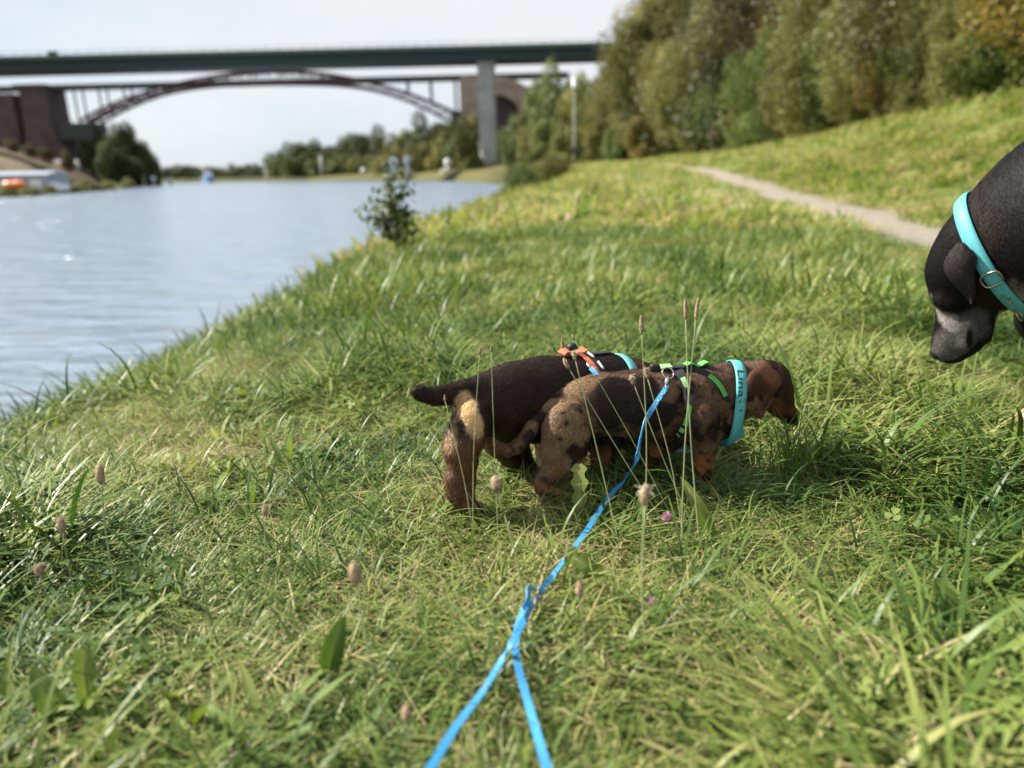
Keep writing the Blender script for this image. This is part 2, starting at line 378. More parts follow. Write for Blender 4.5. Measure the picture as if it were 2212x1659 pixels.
# arch chords: bottom chord through pixels, top chord offset
bot = np.array([(195, 268), (260, 232), (330, 205), (400, 189), (470, 182), (600, 180), (720, 181), (780, 189), (850, 207), (920, 235), (975, 266)], float)
top = np.array([(170, 262), (215, 236), (300, 204), (390, 178), (460, 164), (600, 153), (690, 157), (780, 173), (860, 194), (930, 219), (988, 245)], float)
NS = 44
def samp(P, n):
    t = np.linspace(0, 1, len(P)); u = np.linspace(0, 1, n + 1)
    # Catmull-like smoothing through dense interpolation
    c = np.polyfit(P[:, 0], P[:, 1], 6); xs_ = np.interp(u, t, P[:, 0]); return [(x, float(np.polyval(c, x))) for x in xs_]
T, B = samp(top, NS), samp(bot, NS)
def brace_mesh(a, b, w_):
    return MB().bar(a, b, w_)
for yy in (0.0, 6.5):
    tp = [g2(*p) + BY * yy for p in T]; bp = [g2(*p) + BY * yy for p in B]
    mt = MB()
    for i in range(NS): mt.bar(tp[i], tp[i + 1], .8, .85)
    mt.build('upper_chord', reds, ab)
    mt = MB()
    for i in range(NS): mt.bar(bp[i], bp[i + 1], .8, .85)
    mt.build('lower_chord', reds, ab)
    for i in range(NS + 1):
        MB().bar(tp[i], bp[i], .34, .34).build('brace', reds, ab)
    mb = MB()
    for i in range(NS):
        q = (tp[i], bp[i + 1]) if (i + (yy > 0)) % 2 else (bp[i], tp[i + 1])
        mb.bar(*q, .26)
    mb.build('lattice', reds, ab)['kind'] = 'stuff'
    for px_ in (160, 214, 268, 322, 880, 930, 983, 1083 - 88):
        x = g2(px_, 200)[0] ; zz = np.interp(x, [q[0] for q in tp], [q[2] for q in tp]) if tp[0][0] < x < tp[-1][0] else gz(x, D2)
        if zz < zd(x) - 2: MB().bar((x, D2 + yy, zz), (x, D2 + yy, zd(x) - .9), .55).build('column', darks, ab)
# springings
for (pA, pB) in (((120, 262), (205, 305)), ((975, 235), (1010, 285))):
    a, b_ = g2(*pA), g2(*pB); MB().box(((a[0] + b_[0]) / 2, D2 + 5.5, (a[2] + b_[2]) / 2), (abs(b_[0] - a[0]), 12, abs(a[2] - b_[2]) * .8)).build('springing', darks, ab)
# towers, flared at the foot
def tower(pxl, pxr, pyt, pyb, flare, m, depth0, depthlen):
    tl, tr = g2(pxl, pyt), g2(pxr, pyt); zb_ = g2(pxl, pyb)[2]; v = []; K = 7
    for k in range(K):
        u = k / (K - 1); z = tl[2] + (zb_ - tl[2]) * u; fl = flare * max(0, (u - .35) / .65) ** 2
        for (x, y) in ((tl[0] - fl * .5, depth0), (tr[0] + fl, depth0), (tr[0] + fl, depth0 + depthlen), (tl[0] - fl * .5, depth0 + depthlen)): v.append((x, y, z))
    f = [(0, 1, 2, 3)] + [tuple(a + 4 * k for a in q) for k in range(K - 1) for q in ((0, 4, 5, 1), (1, 5, 6, 2), (2, 6, 7, 3), (3, 7, 4, 0))]
    o = MB().add(v, f).build('tower', m, ab); return tl, tr
tower(45, 100, 190, 345, 5, brick, D2 - 2, 15); tower(995, 1040, 162, 330, 5, stonep, D2 - 2, 15)
MB().box((g2(73, 189)[0], D2 + 5, g2(73, 189)[2] + .3), (12.5, 16.4, 1.2)).build('tower_cap', darks, ab)
# left approach wall and right abutment with its big brick arch
a, b_ = g2(-160, 205), g2(44, 330); MB().box(((a[0] + b_[0]) / 2, D2 + 6, (a[2] + b_[2]) / 2), (b_[0] - a[0] + .1, 9, a[2] - b_[2])).build('approach_wall', brick, ab)
v = []; K = 22; xa, xb = g2(1068, 165)[0], g2(1170, 165)[0]; z0_ = g2(1100, 330)[2]
cx_ = g2(1068, 240)[0]; cz_ = g2(1068, 250)[2]; Ro = xb - xa; Ri = Ro * .55
for yy in (D2 - 1, D2 + 12):
    for k in range(K):
        th = math.pi / 2 * k / (K - 1); v.append((cx_ + Ro * math.sin(th), yy, cz_ + (g2(1068, 166)[2] - cz_) * math.cos(th)))
    for k in range(K):
        th = math.pi / 2 * k / (K - 1); v.append((cx_ + Ri * math.sin(th), yy, cz_ + (g2(1068, 205)[2] - cz_) * math.cos(th)))
f = []
for k in range(K - 1): f += [(k, k + 1, K + k + 1, K + k), (2 * K + k + 1, 2 * K + k, 3 * K + k, 3 * K + k + 1), (k, 2 * K + k, 2 * K + k + 1, k + 1), (K + k + 1, 3 * K + k + 1, 3 * K + k, K + k)]
f += [(0, K, 3 * K, 2 * K), (K - 1, 3 * K - 1, 4 * K - 1, 2 * K - 1)]
MB().add(v, f).build('brick_arch', stonep, ab)
MB().box(((xa + xb) / 2 - 2, D2 + 6, (cz_ + z0_) / 2 + 4), ((xb - xa), 6, cz_ - z0_ + 14)).build('abutment', brick, ab)

# left quay: shed, tank, boat etc
white = mat('white_paint', (.75, .76, .78), .5, .5); orange = mat('orange_plastic', (.75, .20, .05), .5); greyb = mat('pale_blue_sheet', (.29, .34, .41), .5, .4)
dkroof = mat('grey_roof', (.16, .17, .18), .7)
def blk(px0, px1, py0, py1, depth, ydeep, m, name, label, cat, roofm=None, extras=None):
    a = at(px0, py0, depth); b_ = at(px1, py1, depth); y = a[1]
    r = empty(name, ((a[0] + b_[0]) / 2, y, b_[2])); tag(r, label, cat)
    MB().box(((a[0] + b_[0]) / 2, y + ydeep / 2, (a[2] + b_[2]) / 2), (b_[0] - a[0], ydeep, a[2] - b_[2])).build('wall', m, r)
    mid = (a[0] + b_[0]) / 2; hw = (b_[0] - a[0]) / 2 * 1.04; zt_ = a[2]; rise = (a[2] - b_[2]) * .22
    v = [(mid - hw, y - .3, zt_), (mid + hw, y - .3, zt_), (mid + hw, y + ydeep + .3, zt_), (mid - hw, y + ydeep + .3, zt_), (mid - hw, y + ydeep / 2, zt_ + rise), (mid + hw, y + ydeep / 2, zt_ + rise)]
    MB().add(v, [(0, 1, 5, 4), (2, 3, 4, 5), (0, 4, 3), (1, 2, 5), (3, 2, 1, 0)]).build('roof', roofm or dkroof, r)
    wz = (a[2] - b_[2]); n = max(2, int((b_[0] - a[0]) / 5))
    for k in range(n):
        x = a[0] + (b_[0] - a[0]) * (k + .5) / n; MB().box((x, y - .05, b_[2] + wz * .45), ((b_[0] - a[0]) / n * .45, .14, wz * .5)).build('door', dkroof if k % 2 else white, r)
    return r
DQ = 150
blk(-60, 100, 380, 412, DQ + 6, 8, greyb, 'quay_shed', 'pale blue grey shed with low roof on the left quay below the brick tower', 'shed', greyb)
blk(100, 120, 398, 412, DQ + 4, 5, white, 'site_cabin', 'small white cabin at the right end of the pale blue shed', 'cabin')
def loft(name, secs, m, parent):
    """secs: list of closed rings (equal length)"""
    n = len(secs[0]); v = [p for s in secs for p in s]
    f = [tuple(range(n))[::-1], tuple(range((len(secs) - 1) * n, len(secs) * n))]
    for i in range(len(secs) - 1):
        for k in range(n): f.append((i * n + k, i * n + (k + 1) % n, (i + 1) * n + (k + 1) % n, (i + 1) * n + k))
    return MB().add(v, f).build(name, m, parent, smooth=False)
def boat(c, heading, Ln, name, label, cat, hullm, cabm, mast=True, trimm=None):
    c = np.array(c, float); r = empty(name, c); tag(r, label, cat)
    a = np.array([math.cos(heading), math.sin(heading), 0]); b_ = np.array([-a[1], a[0], 0]); Z = np.array([0, 0, 1.0])
    secs = []
    for u, w_, hh in ((-.5, .12, .12), (-.42, .16, .12), (0, .18, .11), (.3, .13, .13), (.45, .05, .16), (.5, .008, .18)):
        w_ *= Ln; hh *= Ln; o = c + a * u * Ln
        secs.append([o - b_ * w_ + Z * hh, o - b_ * w_ * .7 - Z * .03 * Ln, o + b_ * w_ * .7 - Z * .03 * Ln, o + b_ * w_ + Z * hh])
    loft('hull', secs, hullm, r)
    o = c - a * .08 * Ln + Z * .12 * Ln
    MB().box(o + Z * .06 * Ln, (.38 * Ln, .22 * Ln, .12 * Ln), (a, b_, Z)).build('cabin', cabm, r)
    MB().box(o + Z * .15 * Ln - a * .03 * Ln, (.2 * Ln, .18 * Ln, .07 * Ln), (a, b_, Z)).build('wheelhouse', cabm, r)
    MB().box(o + Z * .155 * Ln - a * .03 * Ln, (.202 * Ln, .182 * Ln, .03 * Ln), (a, b_, Z)).build('window', dkroof, r)
    if mast: MB().tube([o + Z * .18 * Ln, o + Z * .34 * Ln], .008 * Ln, 6).build('mast', cabm, r)
    return r
tank = at(32, 404, DQ); r = empty('orange_lifeboat', tank); r['label'] = 'rounded orange lifeboat standing in front of the pale blue shed'; r['category'] = 'boat'
secs = []
for u, w_ in ((-2.3, .3), (-2, .7), (-1, .95), (1, .95), (2, .7), (2.3, .3)):
    secs.append([tank + np.array([u, math.cos(q) * w_, .4 + math.sin(q) * w_]) for q in np.linspace(0, 2 * math.pi, 13)[:-1]])
loft('hull', secs, orange, r); MB().box(tank + np.array([-.8, 0, 1.45]), (1.1, .8, .4)).build('hatch', orange, r)
q = cast(450, 391); bz = 440.0; pt = at(450, 391, bz); pt[2] = WATER_Z + .3
boat(pt, math.radians(-70), 22, 'canal_ship', 'small white and blue ship sailing far down the canal in front of the distant trees', 'ship', mat('blue_hull', (.16, .26, .45), .5), white)
ship = [o for o in SC.objects if o.name == 'canal_ship'][0]
MB().box(pt + np.array([0, 1, 4.0]), (3.4, 4.0, 2.2)).build('bridge_house', white, ship)
def post(px, pyt, pyb, depth, m, name, label, cat, r_=.25, headm=None, group=None):
    a, b_ = at(px, pyt, depth), at(px, pyb, depth); b_[0] = a[0]; b_[1] = a[1]
    z0 = min(b_[2], gz(a[0], a[1]) + 0 if gz(a[0], a[1]) > WATER_Z else WATER_Z - .5)
    e = empty(name, (a[0], a[1], z0)); tag(e, label, cat, group)
    h = a[2] - z0
    MB().tube([(a[0], a[1], z0 - .3), (a[0], a[1], z0 + h * .6), (a[0], a[1], z0 + h)], [r_, r_ * .9, r_ * .7], 8).build('post', m, e, True)
    MB().tube([(a[0], a[1], a[2]), (a[0], a[1], a[2] + r_ * 1.6), (a[0], a[1], a[2] + r_ * 2.4)], [r_ * 1.35, r_ * 1.35, r_ * .3], 8).build('cap', headm or m, e, True)
    return e
paleg = mat('weathered_timber', (.5, .45, .36), .8)
post(331, 391, 406, 300, paleg, 'mooring_post', 'pale mooring post at the water edge under the dark trees, left of another', 'post', .8, white)
post(368, 391, 404, 318, paleg, 'mooring_post', 'pale mooring post at the tip of the left bank, the one farthest right', 'post', .7, white)
post(310, 387, 396, 290, paleg, 'mooring_post', 'small cream post against the dark trees, the farthest left of the bank posts', 'post', .6)
post(692, 340, 385, 400, white, 'channel_beacon', 'thin pale beacon pole in front of the wooded far bank', 'beacon', .45)
post(785, 373, 386, 350, white, 'bank_marker', 'short white marker at the waterline left of the young shrub', 'marker', .9)
post(835, 362, 380, 300, white, 'shore_marker', 'white marker above the young shrub, leftmost of three', 'marker', .9)
post(851, 359, 380, 298, white, 'shore_marker', 'white marker above the young shrub, middle of three', 'marker', 1.5)
post(880, 353, 380, 296, white, 'shore_marker', 'white marker above the young shrub, rightmost of three', 'marker', 1.2)
post(967, 356, 372, 262, white, 'shore_marker', 'round white marker on the dry bank left of the concrete pier', 'marker', .9)
post(958, 378, 386, 255, paleg, 'shore_marker', 'low cream marker at the waterline below the round white marker', 'marker', .8)
post(1208, 344, 352, 60, white, 'path_marker', 'short white marker beside the bank shrubs left of the lamp post', 'marker', .12)
for px_, lab in ((575, 'pale bank marker at the left end of the far wooded shore'), (676, 'pale buoy at the waterline under the thin beacon pole')):
    post(px_, 374, 384, 420, paleg, 'bank_marker', lab, 'marker', .9)
# lamp post
DL_ = 44.0; base_ = at(1241, 362, DL_); lz = gz(base_[0], base_[1]); topz = at(1238, 196, DL_)[2]
lp = empty('lamp_post', (base_[0], base_[1], lz)); tag(lp, 'tall grey lamp post with a white head beside the bank shrubs', 'lamp')
bx, by = base_[0], base_[1]; steelm = mat('weathered_steel', (.17, .165, .13), .6, .3, noise=(3, (.12, .12, .09), .4, .6))
MB().tube([(bx, by, lz - .2), (bx, by, lz + 1), (bx, by, lz + 1.05), (bx, by, topz)], [.13, .12, .085, .075], 10).build('pole', steelm, lp, True)
MB().tube([(bx, by, topz), (bx, by, topz + .22), (bx, by, topz + .25), (bx, by, topz + .45), (bx, by, topz + .62)], [.16, .19, .12, .20, .04], 12).build('lamp_head', white, lp, True)
MB().box((bx, by - .13, lz + 1.0), (.3, .08, .36)).build('service_box', darks, lp)

# ------------------------------------------------------------------ trees
def leaf_mat(name, c1, c2, c3, trans=.3):
    m = bpy.data.materials.new(name); m.use_nodes = True; nt = m.node_tree; nt.nodes.clear(); L = nt.links.new
    p = nt.nodes.new('ShaderNodeBsdfPrincipled'); out = nt.nodes.new('ShaderNodeOutputMaterial'); p.inputs['Roughness'].default_value = .5; p.inputs['Specular IOR Level'].default_value = .35
    a = nt.nodes.new('ShaderNodeAttribute'); a.attribute_name = 'Col'; s = nt.nodes.new('ShaderNodeSeparateColor'); L(a.outputs['Color'], s.inputs[0])
    r = nt.nodes.new('ShaderNodeValToRGB'); e = r.color_ramp.elements; e[0].position = .1; e[0].color = (*c1, 1); e[1].position = .95; e[1].color = (*c3, 1); q = e.new(.6); q.color = (*c2, 1)
    L(s.outputs[0], r.inputs[0])
    oi = nt.nodes.new('ShaderNodeObjectInfo'); hv = nt.nodes.new('ShaderNodeHueSaturation')
    r1 = nt.nodes.new('ShaderNodeMapRange'); r1.inputs[3].default_value = .75; r1.inputs[4].default_value = 1.3; L(oi.outputs['Random'], r1.inputs[0]); L(r1.outputs[0], hv.inputs['Value']); L(r.outputs[0], hv.inputs['Color'])
    m2 = nt.nodes.new('ShaderNodeMath'); m2.operation = 'MULTIPLY'; m2.inputs[1].default_value = 9.7; L(oi.outputs['Random'], m2.inputs[0]); m3 = nt.nodes.new('ShaderNodeMath'); m3.operation = 'FRACT'; L(m2.outputs[0], m3.inputs[0])
    r2 = nt.nodes.new('ShaderNodeMapRange'); r2.inputs[3].default_value = .468; r2.inputs[4].default_value = .496; L(m3.outputs[0], r2.inputs[0]); L(r2.outputs[0], hv.inputs['Hue'])
    L(hv.outputs[0], p.inputs['Base Color'])
    t = nt.nodes.new('ShaderNodeBsdfTranslucent'); x = nt.nodes.new('ShaderNodeMixShader'); x.inputs[0].default_value = trans; L(hv.outputs[0], t.inputs[0]); L(p.outputs[0], x.inputs[1]); L(t.outputs[0], x.inputs[2]); L(x.outputs[0], out.inputs[0])
    return m
LM = {'green': leaf_mat('leaf_green', (.045, .07, .015), (.10, .15, .028), (.20, .25, .06)),
      'olive': leaf_mat('leaf_olive', (.05, .06, .012), (.155, .172, .036), (.28, .28, .07)),
      'yellow': leaf_mat('leaf_yellow', (.06, .065, .015), (.17, .155, .03), (.38, .27, .035)),
      'russet': leaf_mat('leaf_russet', (.05, .055, .018), (.11, .105, .035), (.22, .12, .05)),
      'dark': leaf_mat('leaf_dark', (.03, .045, .014), (.065, .09, .026), (.12, .145, .045))}
bark = mat('bark', (.12, .095, .07), .9, .2, noise=(6, (.06, .05, .04), .4, .65), bump=.01)
def crown_mesh(N, ls, seed, clumps=70, flat=1.0, shrub=False):
    # flat > 1 makes a tall crown (height in radii) with round clumps
    r = np.random.default_rng(seed)
    # clump centres through an ellipsoid of radius 1
    d = r.normal(size=(clumps, 3)); d /= np.linalg.norm(d, axis=1)[:, None]
    rad = r.uniform(.35, .92, clumps) ** .6; lump = .62 + .62 * vnoise(d * 2.1 + 5, seed)
    cc = d * (rad * lump)[:, None]; cc[:, 2] *= flat
    if shrub: cc[:, 2] = np.where(cc[:, 2] < -.3, cc[:, 2] * .8, cc[:, 2])
    cr = r.uniform(.11, .36, clumps); wgt = cr ** 2; ci = r.choice(clumps, N, p=wgt / wgt.sum())
    dd = r.normal(size=(N, 3)); dd /= np.linalg.norm(dd, axis=1)[:, None]
    rr = r.uniform(.45, 1.0, N) ** .5 * (1 + .35 * (r.random(N) < .1))
    c = cc[ci] + dd * (cr[ci] * rr)[:, None]
    nrm = dd * .7 + r.normal(size=(N, 3)) * .55 + np.array([0, 0, .35]); nrm /= np.linalg.norm(nrm, axis=1)[:, None]
    t = np.cross(nrm, r.normal(size=(N, 3))); t /= np.linalg.norm(t, axis=1)[:, None]; b_ = np.cross(nrm, t)
    s = ls * r.uniform(.6, 1.4, N)[:, None]
    v = np.stack([c - t * s, c + b_ * s * .55 - nrm * s * .15, c + t * s, c - b_ * s * .55 - nrm * s * .15], 1).reshape(-1, 3)
    f = np.arange(4 * N).reshape(N, 4)
    cv = np.clip(.25 + .35 * r.random(N) + .5 * (r.random(clumps)[ci] - .3), 0, 1)
    col = np.repeat(np.stack([cv, cv, cv], 1), 4, 0)
    return mesh('crown', v, f, False, col)
NEARC = [crown_mesh(30000, .021, 21 + k, 95, 1.0) for k in range(3)]
TALLC = [crown_mesh(42000, .026, 31 + k, 170, 1.9) for k in range(3)]
FARC = [crown_mesh(9000, .045, 51 + k, 55, 1.0) for k in range(4)]
crown_cache = {}
def crown_of(base, k, mk):
    key = (id(base), mk)
    if key not in crown_cache:
        m = base.copy(); m.materials.clear(); m.materials.append(LM[mk]); crown_cache[key] = m
    return crown_cache[key]
def trunk_mesh(seed, h=1.0):
    r = random.Random(seed); mb = MB()
    pts = [(0, 0, -.03)]; x = y = 0
    for k in range(1, 6): x += r.uniform(-.025, .025); y += r.uniform(-.025, .025); pts.append((x, y, k / 5 * .8))
    mb.tube(pts, [.034, .026, .021, .017, .012, .006], 8)
    for k in range(7):
        i = r.randint(1, 4); p = np.array(pts[i]); an = r.uniform(0, 6.28); L_ = r.uniform(.14, .3)
        q = p + np.array([math.cos(an) * L_, math.sin(an) * L_, L_ * .8]); mid = (p + q) / 2 + np.array([0, 0, -.02]); mb.tube([p, mid, q], [.010, .007, .003], 5)
    return mesh('trunk', mb.v, mb.f, True)
TR = [trunk_mesh(k) for k in range(3)]
for t_ in TR: t_.materials.append(bark)
tree_n = [0]
def tree(x, y, h, rad, mk, near, name, label, cat='tree', group=None, base_frac=.12, zg=None, sq=1.0):
    k = tree_n[0]; tree_n[0] += 1; r = random.Random(900 + k)
    z = gz(x, y) if zg is None else zg
    e = empty(name, (x, y, z)); tag(e, label, cat, group); e['tint'] = {'olive': 'olive green', 'green': 'mid green', 'dark': 'dark green', 'russet': 'russet tinged', 'yellow': 'yellowing'}[mk]
    t = obj('trunk', TR[k % 3], None, e); t.scale = (h, h, h)
    zc = h * (1 + base_frac) / 2; hh = h * (1 - base_frac) / 2 * 1.02; tallc = near and hh / rad > 1.5
    cm = crown_of((TALLC[k % 3] if tallc else NEARC[k % 3]) if near else FARC[k % 4], k, mk)
    c = obj('crown', cm, None, e); hh = hh / (1.9 if tallc else 1)
    c.location = (0, 0, zc); c.scale = (rad, rad * sq, hh); c.rotation_euler = (0, 0, r.uniform(0, 6.28))
    return e
def s_w(t): return float(np.interp(t, [0, 15, 20, 35, 55, 80, 120, 160], [14.5, 13, 11.6, 9.8, 7.2, 5.8, 4.6, 4]))
rr_ = random.Random(5)
kinds = ['olive', 'green', 'green', 'olive', 'yellow', 'russet', 'olive', 'dark', 'green', 'olive']
desc = {'olive': 'olive green', 'green': 'mid green', 'dark': 'dark green', 'russet': 'russet tinged', 'yellow': 'yellowing'}
# front row of shrubs along the wood edge
t = 9.0; i = 0
while t < 120:
    rad = rr_.uniform(1.3, 2.2) * (1 + t / 90); mk = kinds[(i * 7 + 3) % 10] if i % 3 else rr_.choice(['olive', 'green', 'dark'])
    s = s_w(t) + rad * .9 + rr_.uniform(-.3, .5); x, y = xy(s, t)
    h = rad * rr_.uniform(1.7, 2.3)
    tree(x, y, h, rad, mk, t < 45, 'hedge_shrub', 'bushy %s shrub in the front row of the wood edge above the grass slope' % desc[mk], 'shrub', 'shrubs along the foot of the wood', -.12)
    t += rad * 1.05; i += 1
for row, (off, hm, t0, t1) in enumerate(((3.6, 1.0, 10, 125), (7.2, 1.35, 14, 120), (1.9, .42, 11, 110))):
    t = t0
    while t < t1:
        tall = (6.5 + .085 * t) * hm * (rr_.uniform(.8, 1.2) if row < 2 else rr_.uniform(.5, 1.7)); rad = min(tall * rr_.uniform(.34, .46), 4.6)
        mk = rr_.choice(kinds if row < 2 else ['green', 'olive', 'green', 'yellow', 'dark', 'olive']); s = s_w(t) + off * (1 + t / 200) + rr_.uniform(-.9, .9); x, y = xy(s, t)
        tree(x, y, tall, rad, mk, t < 70, 'broadleaf_tree', '%s broadleaf tree in the %s row of the wood on the right' % (desc[mk], ('middle', 'back', 'front')[row]), 'tree', 'trees of the wood right of the path', 0.0)
        t += rad * (.85, 1.1, 1.15)[row]
def ptree(px, ptop, depth, wpx, mk, near, label, group='trees beyond the lamp post', name='broadleaf_tree', cat='tree', bf=-.03, pbase=None):
    a = at(px, ptop, depth); x, y = a[0], a[1]; z = gz(x, y)
    if pbase is not None: z = min(z, at(px, pbase, depth)[2])
    h = a[2] - z; rad = max(wpx / F * depth / 2, h * .30)
    return tree(x, y, h, rad, mk, near, name, label, cat, group, bf, zg=z)
# specific trees at the tip of the wood
ptree(1415, -40, 62, 150, 'olive', True, 'tall yellow flecked tree at the canal end of the wood, its crown against the sky')
ptree(1365, 40, 76, 120, 'olive', True, 'olive tree forming the left outline of the wood against the sky', group='trees at the tip of the wood')
ptree(1455, -80, 70, 150, 'yellow', True, 'yellowing autumn tree behind the left end of the wood', group='trees at the tip of the wood')
ptree(1335, 150, 88, 110, 'yellow', True, 'yellowing tree just right of the lamp post', group='trees at the tip of the wood')
ptree(1300, 170, 105, 110, 'olive', False, 'olive tree behind the lamp post, right of it')
for k, (px, pt_, dp, wp, mk) in enumerate(((1255, 165, 135, 100, 'olive'), (1218, 150, 150, 90, 'green'), (1185, 168, 165, 90, 'green'), (1148, 212, 175, 90, 'olive'), (1105, 250, 190, 70, 'green'), (1235, 220, 110, 90, 'olive'),
        (1190, 255, 120, 90, 'green'), (1150, 275, 140, 90, 'olive'), (1115, 290, 150, 70, 'green'), (1270, 240, 95, 90, 'green'), (1225, 285, 90, 70, 'olive'), (1165, 310, 110, 70, 'green'), (1300, 260, 80, 80, 'olive'), (1340, 255, 68, 70, 'green'), (1390, 250, 58, 80, 'yellow'))):
    ptree(px, pt_, dp, wp, mk, False, '%s tree on the wooded bank left of the main wood' % desc[mk], pbase=350)
# far bank beyond the pier
for k, (px, pt_, dp, wp, mk) in enumerate(((1015, 262, 285, 70, 'olive'), (975, 268, 300, 80, 'olive'), (930, 262, 330, 90, 'dark'), (895, 290, 340, 80, 'green'), (860, 300, 360, 80, 'olive'), (1040, 290, 275, 60, 'green'), (950, 300, 290, 90, 'olive'), (1000, 305, 280, 80, 'green'), (905, 320, 310, 80, 'olive'), (850, 330, 330, 80, 'olive'),
        (795, 290, 400, 75, 'dark'), (770, 298, 410, 60, 'dark'), (820, 305, 390, 60, 'dark'), (735, 305, 430, 70, 'dark'), (700, 318, 450, 70, 'dark'), (665, 318, 470, 75, 'dark'), (630, 320, 480, 80, 'dark'), (600, 340, 480, 60, 'green'), (640, 345, 440, 80, 'green'), (690, 350, 420, 70, 'green'), (740, 345, 400, 80, 'green'), (790, 345, 380, 70, 'olive'), (830, 352, 350, 60, 'olive'))):
    dp = min(dp, float(np.interp(px, [570, 600, 700, 800, 900, 1000, 1040], [500, 470, 410, 358, 315, 250, 225])) + 16 + (k % 3) * 8)
    ptree(px, pt_ - 10, dp, wp * 1.15, mk, False, '%s tree on the far bank between beacon and pier' % desc[mk], 'trees on the far bank', pbase=386)
for k in range(32):
    px = 590 + k * 14.2; ptree(px, 345 - 6 * (px > 840) + rr_.uniform(-6, 6), float(np.interp(px, [570, 600, 700, 800, 900, 1000, 1040], [500, 470, 410, 358, 315, 250, 225])) + 10, 42, rr_.choice(['olive', 'green', 'olive']), False, '', 'trees on the far bank', pbase=386)
for k in range(17):
    px = 345 + k * 14.5 + rr_.uniform(-4, 4); ptree(px, 359 + rr_.uniform(-4, 6), float(np.interp(px, [345, 570], [612, 508])) + 8, 40, 'dark', False, 'hazy dark tree in the distant line at the bend of the canal', 'trees at the bend of the canal', pbase=389)
# dark trees on the left bank
for k, (px, pt_, dp, wp) in enumerate(((262, 268, 300, 95), (235, 285, 290, 70), (290, 290, 305, 80), (315, 325, 310, 60), (225, 310, 280, 60), (265, 325, 285, 80), (300, 345, 300, 70), (325, 352, 308, 40), (205, 278, 300, 60), (160, 262, 325, 60))):
    ptree(px, pt_, dp, wp, 'dark', False, 'dark rounded tree on the left bank beside the brick tower', 'dark trees on the left bank', pbase=395)
for k, (px, pt_, dp, wp) in enumerate(((150, 395, 165, 60), (190, 388, 180, 60), (230, 392, 200, 50), (110, 398, 150, 40), (270, 390, 230, 50), (60, 404, 135, 50), (10, 404, 132, 50))):
    ptree(px, pt_, dp, wp, 'olive', False, 'low olive bush at the foot of the left bank hill', 'low bushes on the left bank', name='bank_bush', cat='bush', bf=-.2, pbase=416)
for k, (px, pt_) in enumerate(((20, 300), (60, 312), (95, 318), (140, 325))):
    ptree(px, pt_, 260 + k * 5, 30, 'russet', False, 'small brownish bush on the bare hill below the brick tower', 'bushes on the bare hill', name='hill_bush', cat='bush', bf=-.2, pbase=335)
# shrubs on the right bank edge
for k, (px, pt_, pb, dp, wp, mk) in enumerate(((1175, 335, 425, 26, 80, 'olive'), (1120, 352, 440, 22, 80, 'green'), (1205, 325, 400, 34, 60, 'olive'), (1085, 405, 455, 19, 60, 'olive'), (1150, 375, 430, 24, 50, 'green'), (1060, 440, 470, 16, 30, 'olive'))):
    a = at(px, pt_, dp); b_ = at(px, pb, dp); h = a[2] - b_[2]
    tree(a[0], a[1], h, wp / F * dp / 2, mk, True, 'bank_shrub', ('tallest olive shrub', 'loose green shrub', 'olive shrub nearest the lamp post', 'low olive shrub', 'green shrub between two taller ones', 'smallest shrub')[k] + ' on the canal edge left of the lamp post', 'shrub', 'shrubs on the canal edge', -.1, zg=b_[2])
# young shrub with separate leaves at (835,430)
dp = 5.6; yb = at(862, 540, dp); z0 = min(gz(yb[0], yb[1]), yb[2]); ys_ = empty('young_shrub', (yb[0], yb[1], z0)); tag(ys_, 'young dark leaved shrub standing alone on the bank edge against the water', 'shrub')
mb = MB(); leaves = []; rl = random.Random(3)
for k, (px, py) in enumerate(((838, 380), (850, 370), (875, 395), (800, 430), (790, 455), (890, 480), (825, 400), (868, 420), (812, 480), (895, 500), (845, 440))):
    tip = at(px, py, dp + rl.uniform(-.15, .15)); b0 = yb + np.array([0, 0, rl.uniform(.0, .1)]); mid = (b0 * .5 + tip * .5) + np.array([rl.uniform(-.02, .02), 0, .03])
    mb.tube([b0, mid, tip], [.007, .005, .002], 5)
    for q in range(44):
        u = rl.uniform(.3, 1.02); p = b0 * (1 - u) ** 2 + mid * 2 * u * (1 - u) + tip * u * u
        leaves.append(p + np.array([rl.gauss(0, .043) for _ in range(3)]))
mb.build('stem', bark, ys_, True)
lv, lf = [], []
for p in leaves:
    n = np.array([rl.gauss(0, 1), rl.gauss(0, 1), rl.gauss(.6, 1)]); n /= np.linalg.norm(n); t = np.cross(n, [rl.gauss(0, 1), rl.gauss(0, 1), rl.gauss(0, 1)]); t /= np.linalg.norm(t); b_ = np.cross(n, t); s = rl.uniform(.020, .038)
    k = len(lv); lv += [p - t * s, p + b_ * s * .6, p + t * s, p - b_ * s * .6]; lf.append((k, k + 1, k + 2, k + 3))
me = mesh('foliage', np.array(lv) - np.array(ys_.location), lf, False, np.repeat(np.random.default_rng(2).random((len(lf), 1)), 4, 0).repeat(3, 1)); obj('foliage', me, LM['green'], ys_)['kind'] = 'stuff'
